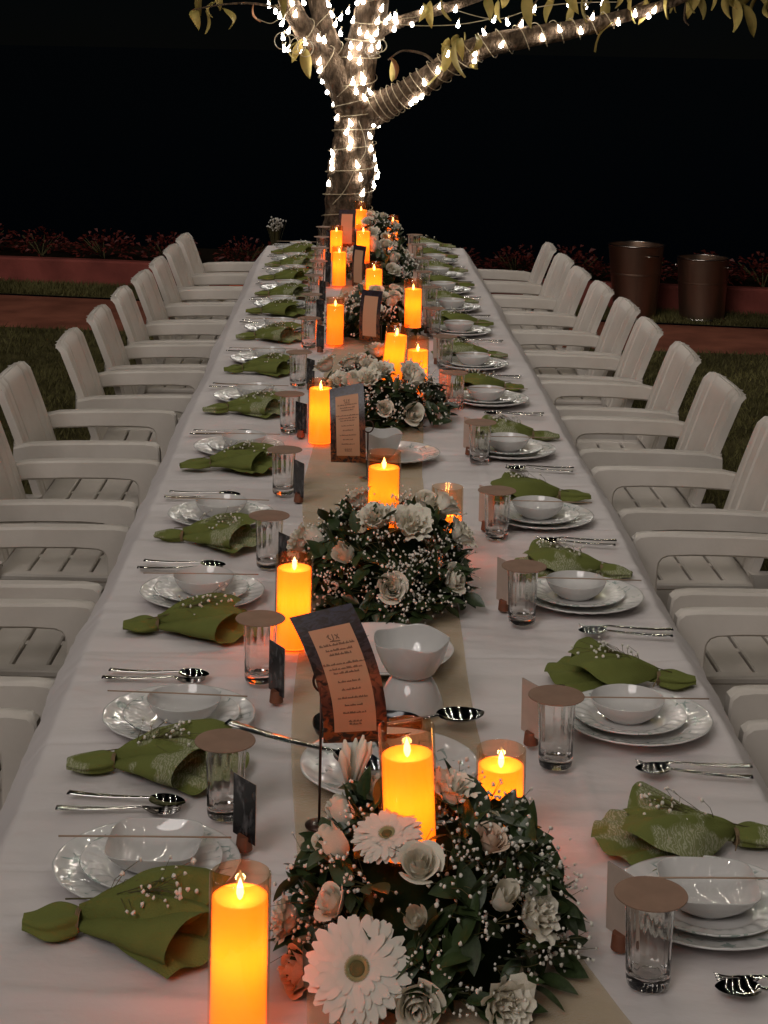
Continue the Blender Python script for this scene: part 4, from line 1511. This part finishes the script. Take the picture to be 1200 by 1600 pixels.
def arrangement(c, Rr, flowers, label, seed, nleaf, nbb, single=True, nrand=0, bbr=.0034, cand=()):
    r = random.Random(seed)
    cx, cy, cz = c
    t = thing('flower_centrepiece', (cx, cy, TOP), 0, label, 'flower arrangement', 'flower centrepieces along the runner')
    O = Vector((cx, cy, TOP))
    core = MB()
    core.lathe([(0, -.0), (.98, .0), (1, .1), (.94, .45), (.75, .75), (.42, .95), (0, 1.0)], 20)
    core.v = [(x * Rr[0] * .72, y * Rr[1] * .72, z * Rr[2] * .78) for x, y, z in core.v]
    core.build('foam_base', 'foam', t)

    def on(th, ph, k=1.0):
        d = Vector((math.sin(ph) * math.cos(th), math.sin(ph) * math.sin(th), math.cos(ph)))
        n_ = Vector((d.x / Rr[0], d.y / Rr[1], d.z / Rr[2])).normalized()
        return Vector((d.x * Rr[0], d.y * Rr[1], d.z * Rr[2] + (cz - TOP))) * k, n_
    fl = list(flowers)
    for i in range(nrand):
        p, n_ = on(r.uniform(0, 2 * PI), r.uniform(.15, 1.25))
        fl.append((r.choice(['rose', 'ruffle', 'ruffle', 'rose', 'bud']), tuple(p + O), r.uniform(.032, .042)))
    centers = []
    for kind, p, sz in fl:
        p = Vector(p) - O
        n_ = Vector((p.x / Rr[0] ** 2, p.y / Rr[1] ** 2, (p.z - (cz - TOP)) / Rr[2] ** 2)).normalized()
        n_ = (n_ + Vector((r.uniform(-.2, .2), r.uniform(-.2, .2), r.uniform(0, .3)))).normalized()
        centers.append((p, sz))
        if kind == 'gerbera':
            if sz > .05:
                n_ = Vector((-.08, -.78, .62)).normalized()
                p = p + Vector((0, -.03, .012))
            h = bpy.data.objects.new('gerbera', None)
            COL.objects.link(h)
            h.parent = t
            h.location = p
            h.rotation_euler = aim(n_)
            h.scale = (sz, sz, sz)
            h.empty_display_size = .02
            for ring, (k, nn, z, tip) in enumerate(((0, 28, 0, -.02), (0, 24, .025, .05), (1, 22, .05, .12), (2, 26, .065, .22))):
                for j in range(nn):
                    q = obj('petal', GP[k], h, (0, 0, z))
                    q.rotation_euler = (r.uniform(-.12, .12), -tip + r.uniform(-.05, .05), 2 * PI * (j + .5 * (ring % 2)) / nn + r.uniform(-.05, .05))
                    sc = r.uniform(.92, 1.04)
                    q.scale = (sc, 1, 1)
            obj('eye', GEYE, h, (0, 0, .06))
            obj('ring', GRING, h, (0, 0, .06))
            continue
        me, nm = {'rose': (r.choice(ROSE), 'rose'), 'peach': (PEACH[0], 'rose'), 'bud': (r.choice(BUD), 'rosebud'), 'ruffle': (r.choice(RUF), 'ruffled_flower')}[kind]
        if kind in ('rose', 'peach') and n_.y > -.2:
            n_ = (n_ + Vector((0, -.35, 0))).normalized()
        q = obj(nm, me, t, p + n_ * sz * .35)
        q.rotation_euler = aim(n_)
        s_ = sz * (1.0 if kind != 'bud' else 1.0)
        q.scale = (s_, s_, s_)
        if kind == 'peach':
            q['label'] = 'peach-coloured rose'
    # leaves in small sprays
    joined = MB()
    k = 0
    while k < nleaf:
        th = r.uniform(0, 2 * PI)
        ph = math.acos(r.uniform(-.02, .97))
        p, n_ = on(th, ph, r.uniform(.86, 1.0))
        if any((p - q).length < s_ * 1.35 for q, s_ in centers if s_ > .044):
            continue
        if any((p - q).length < s_ * .75 for q, s_ in centers):
            if r.random() < .75:
                continue
        if any(math.hypot(p.x + cx - a, p.y + cy - b) < .05 for a, b in cand):
            continue
        tang = n_.cross(Vector((r.uniform(-1, 1), r.uniform(-1, 1), r.uniform(-1, 1)))).normalized()
        d0 = (tang + n_ * r.uniform(.15, .7) + Vector((0, 0, -.15))).normalized()
        for j in range(r.choice([2, 3, 3, 4])):
            dd = (d0 + Vector((r.uniform(-.6, .6), r.uniform(-.6, .6), r.uniform(-.4, .4)))).normalized()
            L = r.uniform(.034, .060)
            pp = p + d0 * j * .012
            if pp.z + dd.z * L < .004:
                dd.z = abs(dd.z) * .2
                dd.normalize()
                pp.z = max(pp.z, .012)
            eu = dd.to_track_quat('X', 'Z').to_euler()
            eu.x += r.uniform(-.9, .9)
            me = LEAFM[k % 3]
            if single and k < 285:
                q = obj('leaf', me, t, pp)
                q.rotation_euler = eu
                q.scale = (L, L * r.uniform(.75, 1.05), L)
            else:
                joined.add([tuple(v.co) for v in me.vertices], [tuple(f.vertices) for f in me.polygons], Matrix.Translation(pp) @ eu.to_matrix().to_4x4() @ Matrix.Scale(L, 4))
            k += 1
    if joined.v:
        tag(joined.build('foliage', 'leaf', t), kind='stuff')
    # baby's breath: clouds of tiny blossoms on fine stems
    st, bl = MB(), MB()
    k = 0
    while k < nbb:
        th = r.uniform(0, 2 * PI)
        ph = math.acos(r.uniform(.02, .98))
        p, n_ = on(th, ph, .92)
        if any(math.hypot(p.x + cx - a, p.y + cy - b) < .05 for a, b in cand):
            continue
        m_ = r.randint(9, 22)
        for j in range(m_):
            tip = p + n_ * r.uniform(.0, .036) + Vector((r.gauss(0, .019), r.gauss(0, .019), r.gauss(0, .015)))
            if tip.z < .006 or any((tip - q).length < s_ * (.8 if s_ < .044 else 1.15) for q, s_ in centers):
                continue
            if j % 2 == 0:
                st.tube([p - n_ * .02, p.lerp(tip, .6) + n_ * .004, tip], [.0006, .0005, .0004], 3, False)
            floret(bl, tip, r.uniform(.6, 1.15) * bbr, r)
        k += m_
    tag(st.build('fine_stems', 'stem', t), kind='stuff')
    tag(bl.build('babys_breath', 'blossom', t), kind='stuff')
    return t


A1 = [("gerbera", (-.065, 2.099, .808), .066), ("gerbera", (-.028, 2.184, .934), .047), ("bud", (-.088, 2.208, .899), .030), ("bud", (-.078, 2.280, .912), .026), ("rose", (-.093, 2.155, .858), .027), ("rose", (.011, 2.133, .918), .032), ("bud", (.008, 2.093, .872), .021), ("bud", (.113, 2.120, .880), .024), ("ruffle", (.154, 2.139, .854), .034), ("peach", (-.129, 2.150, .775), .036), ("rose", (.008, 2.063, .784), .036), ("ruffle", (.112, 2.079, .774), .036), ("ruffle", (.058, 2.252, .958), .032), ("peach", (.101, 2.174, .929), .026), ("ruffle", (-.150, 2.23, .80), .03), ("rose", (-.040, 2.323, .931), .026)]
A2 = [("bud", (-.081, 3.596, .882), .030), ("rose", (.006, 3.541, .832), .036), ("rose", (.133, 3.616, .826), .036), ("bud", (-.141, 3.711, .875), .030), ("ruffle", (.047, 3.633, .931), .045), ("rose", (.086, 3.762, .945), .036), ("ruffle", (-.024, 3.642, .941), .04), ("ruffle", (-.180, 3.746, .866), .036), ("ruffle", (.157, 3.740, .885), .036), ("ruffle", (-.06, 3.768, .949), .036), ("ruffle", (.122, 3.758, .944), .036)]
A3 = [("rose", (-.071, 5.471, .889), .04), ("ruffle", (-.082, 5.630, .913), .036), ("ruffle", (.015, 5.485, .914), .04), ("ruffle", (.108, 5.503, .902), .046), ("rose", (-.046, 5.633, .921), .036), ("rose", (.110, 5.390, .806), .04), ("ruffle", (-.157, 5.625, .906), .04), ("rose", (.025, 5.373, .824), .03), ("ruffle", (.006, 5.66, .949), .04), ("rose", (-.026, 5.544, .924), .034)]
arrangement((.035, 2.25, .77), (.175, .19, .19), A1, 'white flower centrepiece with large gerbera daisy and roses', 31, 700, 1500, True, bbr=.0028, cand=[(.006, 2.235)])
arrangement((0, 3.72, .77), (.17, .19, .19), A2, "white rose centrepiece thick with baby's breath, second from the large gerbera", 32, 600, 2000, True, bbr=.0029, cand=[(-.006, 3.80)])
arrangement((.02, 5.58, .77), (.2, .22, .16), A3, 'white rose and leaf centrepiece, third from the large gerbera', 33, 500, 1300, True, 4, bbr=.0033, cand=[(.05, 5.6)])
arrangement((.02, 7.25, .77), (.19, .24, .17), [], 'white flower centrepiece, fourth from the large gerbera', 34, 360, 520, False, 16, bbr=.005, cand=[(.012, 7.25)])
arrangement((.06, 8.95, .77), (.18, .26, .17), [], 'white flower centrepiece, second from the tree', 35, 320, 460, False, 16, bbr=.006, cand=[(-.025, 8.8)])
arrangement((.06, 10.25, .77), (.16, .22, .19), [], 'white flower centrepiece nearest the tree trunk', 36, 280, 380, False, 14, bbr=.006, cand=[(-.03, 10.2)])

# pale tubular buds standing up behind the gerbera
tg = thing('tuberose_stem', (-.075, 2.36, TOP + .16), 0, 'pale tubular buds standing up behind the gerbera centrepiece', 'flower')
rt = random.Random(8)
for i in range(7):
    a = rt.uniform(0, 6.3)
    sp = rt.uniform(.008, .03)
    L = rt.uniform(.045, .075)
    d = Vector((sp * math.cos(a), sp * math.sin(a), L))
    p = Vector((.35 * d.x, .35 * d.y, .02 * rt.random()))
    MB().tube([p, p + d * .4, p + d * .75, p + d], [.0032, .0040, .0068, .0015], 8).build('bud', 'rose_white', tg)
MB().tube([(0, 0, -.10), (0, 0, .02)], .003, 6).build('stalk', 'leaf', tg)

# ------------------------------------------------------------------ menu cards on rods
def menu(x, y, z0, z1, yaw, lean, bow, label, width=.098, detail=True, ring_side=-1):
    """curling card held by a ring on a thin rod; lean: sideways drift of the top, bow: curl depth"""
    t = thing('menu_stand', (x, y, TOP), yaw, label, 'menu', 'menu cards on rods')
    Hh = z1 - z0
    zb = z0 - TOP

    def centre(v):
        return (lean * v ** 2.2, .010 - bow * math.sin(PI * v) + .35 * bow * v * v * 3, zb + Hh * v)

    def pt(u, v, off=0.0):
        cx_, cy_, cz_ = centre(v)
        rl_ = .22 * v * (1 if lean < 0 else -1) if abs(lean) > .01 else 0
        xx = (u - .5) * width
        return (cx_ + xx * math.cos(rl_), cy_ - off, cz_ + xx * math.sin(rl_))
    c = MB()
    c.grid(lambda u, v: pt(u, v, 0), 8, 20)
    c.grid(lambda u, v: pt(1 - u, v, -.0008), 8, 20)
    card = c.build('card', 'card_print', t)
    MB().grid(lambda u, v: pt(.17 + .66 * u, .10 + .79 * v, .0009), 6, 18).build('panel', 'panel', card)
    if detail:
        ink = MB()
        r = random.Random(3)

        def stroke(u0, v0, u1, v1, w_=.0011):
            a, b_ = pt(u0, v0, .0016), pt(u1, v1, .0016)
            a, b_ = Vector(a), Vector(b_)
            d = (b_ - a)
            n_ = Vector((-d.z, 0, d.x)).normalized() * w_ * .5
            ink.add([a - n_, b_ - n_, b_ + n_, a + n_], [(0, 1, 2, 3)])
        lines = [(.770, .27), (.735, .20), (.705, .17), (.640, .32), (.605, .25), (.575, .20), (.510, .17), (.450, .14), (.385, .23), (.325, .14), (.262, .18), (.190, .10), (.165, .09)]
        for v, hw in lines:
            u = .5 - hw
            while u < .5 + hw:
                for j in range(r.randint(2, 5)):
                    hgt = r.choice([.008, .010, .016])
                    stroke(u, v, u + .008, v + hgt)
                    stroke(u + .008, v + hgt, u + .016, v)
                    u += .018
                    if u > .5 + hw:
                        break
                u += .014
        for u0, v0, u1, v1 in ((.40, .83, .44, .845), (.44, .845, .42, .825), (.42, .825, .45, .81), (.49, .845, .49, .81), (.49, .81, .46, .80), (.53, .84, .58, .81), (.53, .81, .58, .84), (.42, .80, .58, .795)):
            stroke(u0, v0, u1, v1, .0016)
        ink.build('lettering', 'ink', card, False)
    sx = ring_side * (width * .5 + .004)
    rd = MB()
    rd.tube([(sx, .012, .0), (sx, .012, zb + Hh * .42)], .0022, 8)
    rd.build('rod', 'rod', t)
    MB().lathe([(0, 0), (.022, 0), (.022, .003), (.008, .006), (0, .006)], 20, M=Matrix.Translation((sx, .012, 0))).build('base', 'rod', t)
    rg = MB()
    rg.tube([(sx + .001 + .014 * math.cos(a), .006 + .004 * math.sin(a), zb + Hh * .42 + .016 + .016 * math.sin(a)) for a in [2 * PI * i / 20 for i in range(21)]], .0022, 6, False)
    rg.build('ring', 'rod', t)
    return t


menu(-.068, 2.60, .885, 1.085, R(6), -.055, .022, 'curling menu card with dusk border before the fluted bowl, second centrepiece behind')
menu(-.085, 4.76, .80, 1.01, R(-4), -.012, .026, 'curved menu card standing beside the plate and bowl, third centrepiece behind', ring_side=1)
menu(-.01, 6.9, .78, .985, R(-30), .004, .008, 'menu card lit orange before the fourth centrepiece', .095, False, 1)
menu(-.055, 8.45, .785, .99, R(-50), 0, .006, 'narrow-looking turned menu card before the fifth centrepiece', .095, False, 1)
menu(-.115, 9.85, .82, 1.035, R(-8), .004, .006, 'menu card standing before the tree trunk', .098, False, -1)

# ------------------------------------------------------------------ serving dishes between the first centrepieces
PLATTER = plate_mesh('platter', .148, .022, 'china_print', 18, .0013)
tag(obj('serving_platter', PLATTER, None, (-.02, 3.34, TOP + .003)), 'round white serving platter behind the fluted bowl', 'platter')
tag(obj('serving_platter', PLATTER, None, (-.01, 2.79, TOP + .003)), 'round white serving platter behind the gerbera centrepiece', 'platter')
tag(obj('serving_platter', PLATE, None, (.05, 5.02, TOP + .003)), 'white plate with a glass bowl near the second menu card', 'plate')
FLB = bowl_mesh('bowl', .068, .066, .35, 4)
o = obj('fluted_bowl', FLB, None, (.035, 3.09, TOP + .064))
o.rotation_euler.z = .5
tag(o, 'deep white fluted bowl on top of an upturned bowl', 'bowl')
o = obj('upturned_bowl', bowl_mesh('bowl', .058, .060, .3, 4), None, (.035, 3.09, TOP + .063))
o.rotation_euler = (PI, 0, .2)
tag(o, 'upturned white bowl carrying the fluted bowl', 'bowl')
o = obj('glass_bowl', bowl_mesh('bowl', .058, .07, .2, 4), None, (.012, 5.0, TOP + .012))
tag(o, 'deep white bowl on the plate near the second menu card', 'bowl')
SERV = spoon_mesh(False, 1.5, 'serving_spoon')
for x, y, z, rz, pit, lb in ((.08, 2.985, .012, R(18), 0, 'large steel serving spoon beside the fluted bowl'), (-.10, 2.79, .026, R(-24), R(6), 'steel serving spoon resting on the platter edge'), (-.05, 2.97, .030, R(100), R(2), 'steel serving spoon lying on the black tray')):
    o = obj('serving_spoon', SERV, None, (x, y, TOP + z))
    o.rotation_euler = (0, pit, rz)
    tag(o, lb, 'spoon')
tr = MB()


def tray_fn(rr, z, th):
    e = 3.2
    q = 1 / (abs(math.cos(th)) ** e + abs(math.sin(th)) ** e) ** (1 / e)
    return rr * q, z


tr.lathe([(0, .004), (.075, .004), (.088, .010), (.094, .020), (.095, .021), (.096, .020), (.091, .008), (.080, .001), (0, .001)], 40, tray_fn)
tr.v = [(x * 1.0, y * .58, z) for x, y, z in tr.v]
tag(tr.build('black_tray', 'black_tray', None, loc=(-.045, 2.965, TOP + .002)), 'small glossy black tray with spoons before the fluted bowl', 'tray')

# ------------------------------------------------------------------ small things behind the far chairs
v = thing('floor_vase', (-.64, 12.55, -.012), 0, "dark tall vase with baby's breath standing on the red path", 'vase')
MB().lathe([(0, 0), (.11, 0), (.13, .03), (.12, .25), (.06, .42), (.035, .47), (.04, .5), (.034, .5), (.03, .45), (0, .44)], 28).build('vase', 'vase_dark', v)
vs_, vb_ = MB(), MB()
rv = random.Random(6)
for i in range(60):
    tip = Vector((rv.gauss(0, .035), rv.gauss(0, .035),   .68 + rv.gauss(0, .025)))
    vs_.tube([(0, 0, .45), (tip.x * .5, tip.y * .5, .56), tip], [.002, .0012, .001], 3, False)
    floret(vb_, tip, rv.uniform(.005, .009), rv)
vs_.build('stems', 'stem', v)
tag(vb_.build('babys_breath', 'blossom', v), kind='stuff')
pt_ = thing('clay_pot', (-.96, 13.25, 0), 0, 'small bright orange clay pot behind the far chairs', 'pot')
sharp(MB().lathe([(0, 0), (.035, 0), (.05, .10), (.058, .10), (.058, .125), (.05, .125), (.045, .09), (0, .085)], 20).build('pot', 'orange_pot', pt_))

yc_ = MB().grid(lambda u, v: ((u - .5) * .05, (v - .5) * .034, .003 + .010 * abs(u - .5)), 4, 2)
tag(yc_.build('paper_slip', 'yellow_card', None, False, (-.86, 10.32, .437)), 'small yellow paper slip lying on a far chair seat', 'paper')
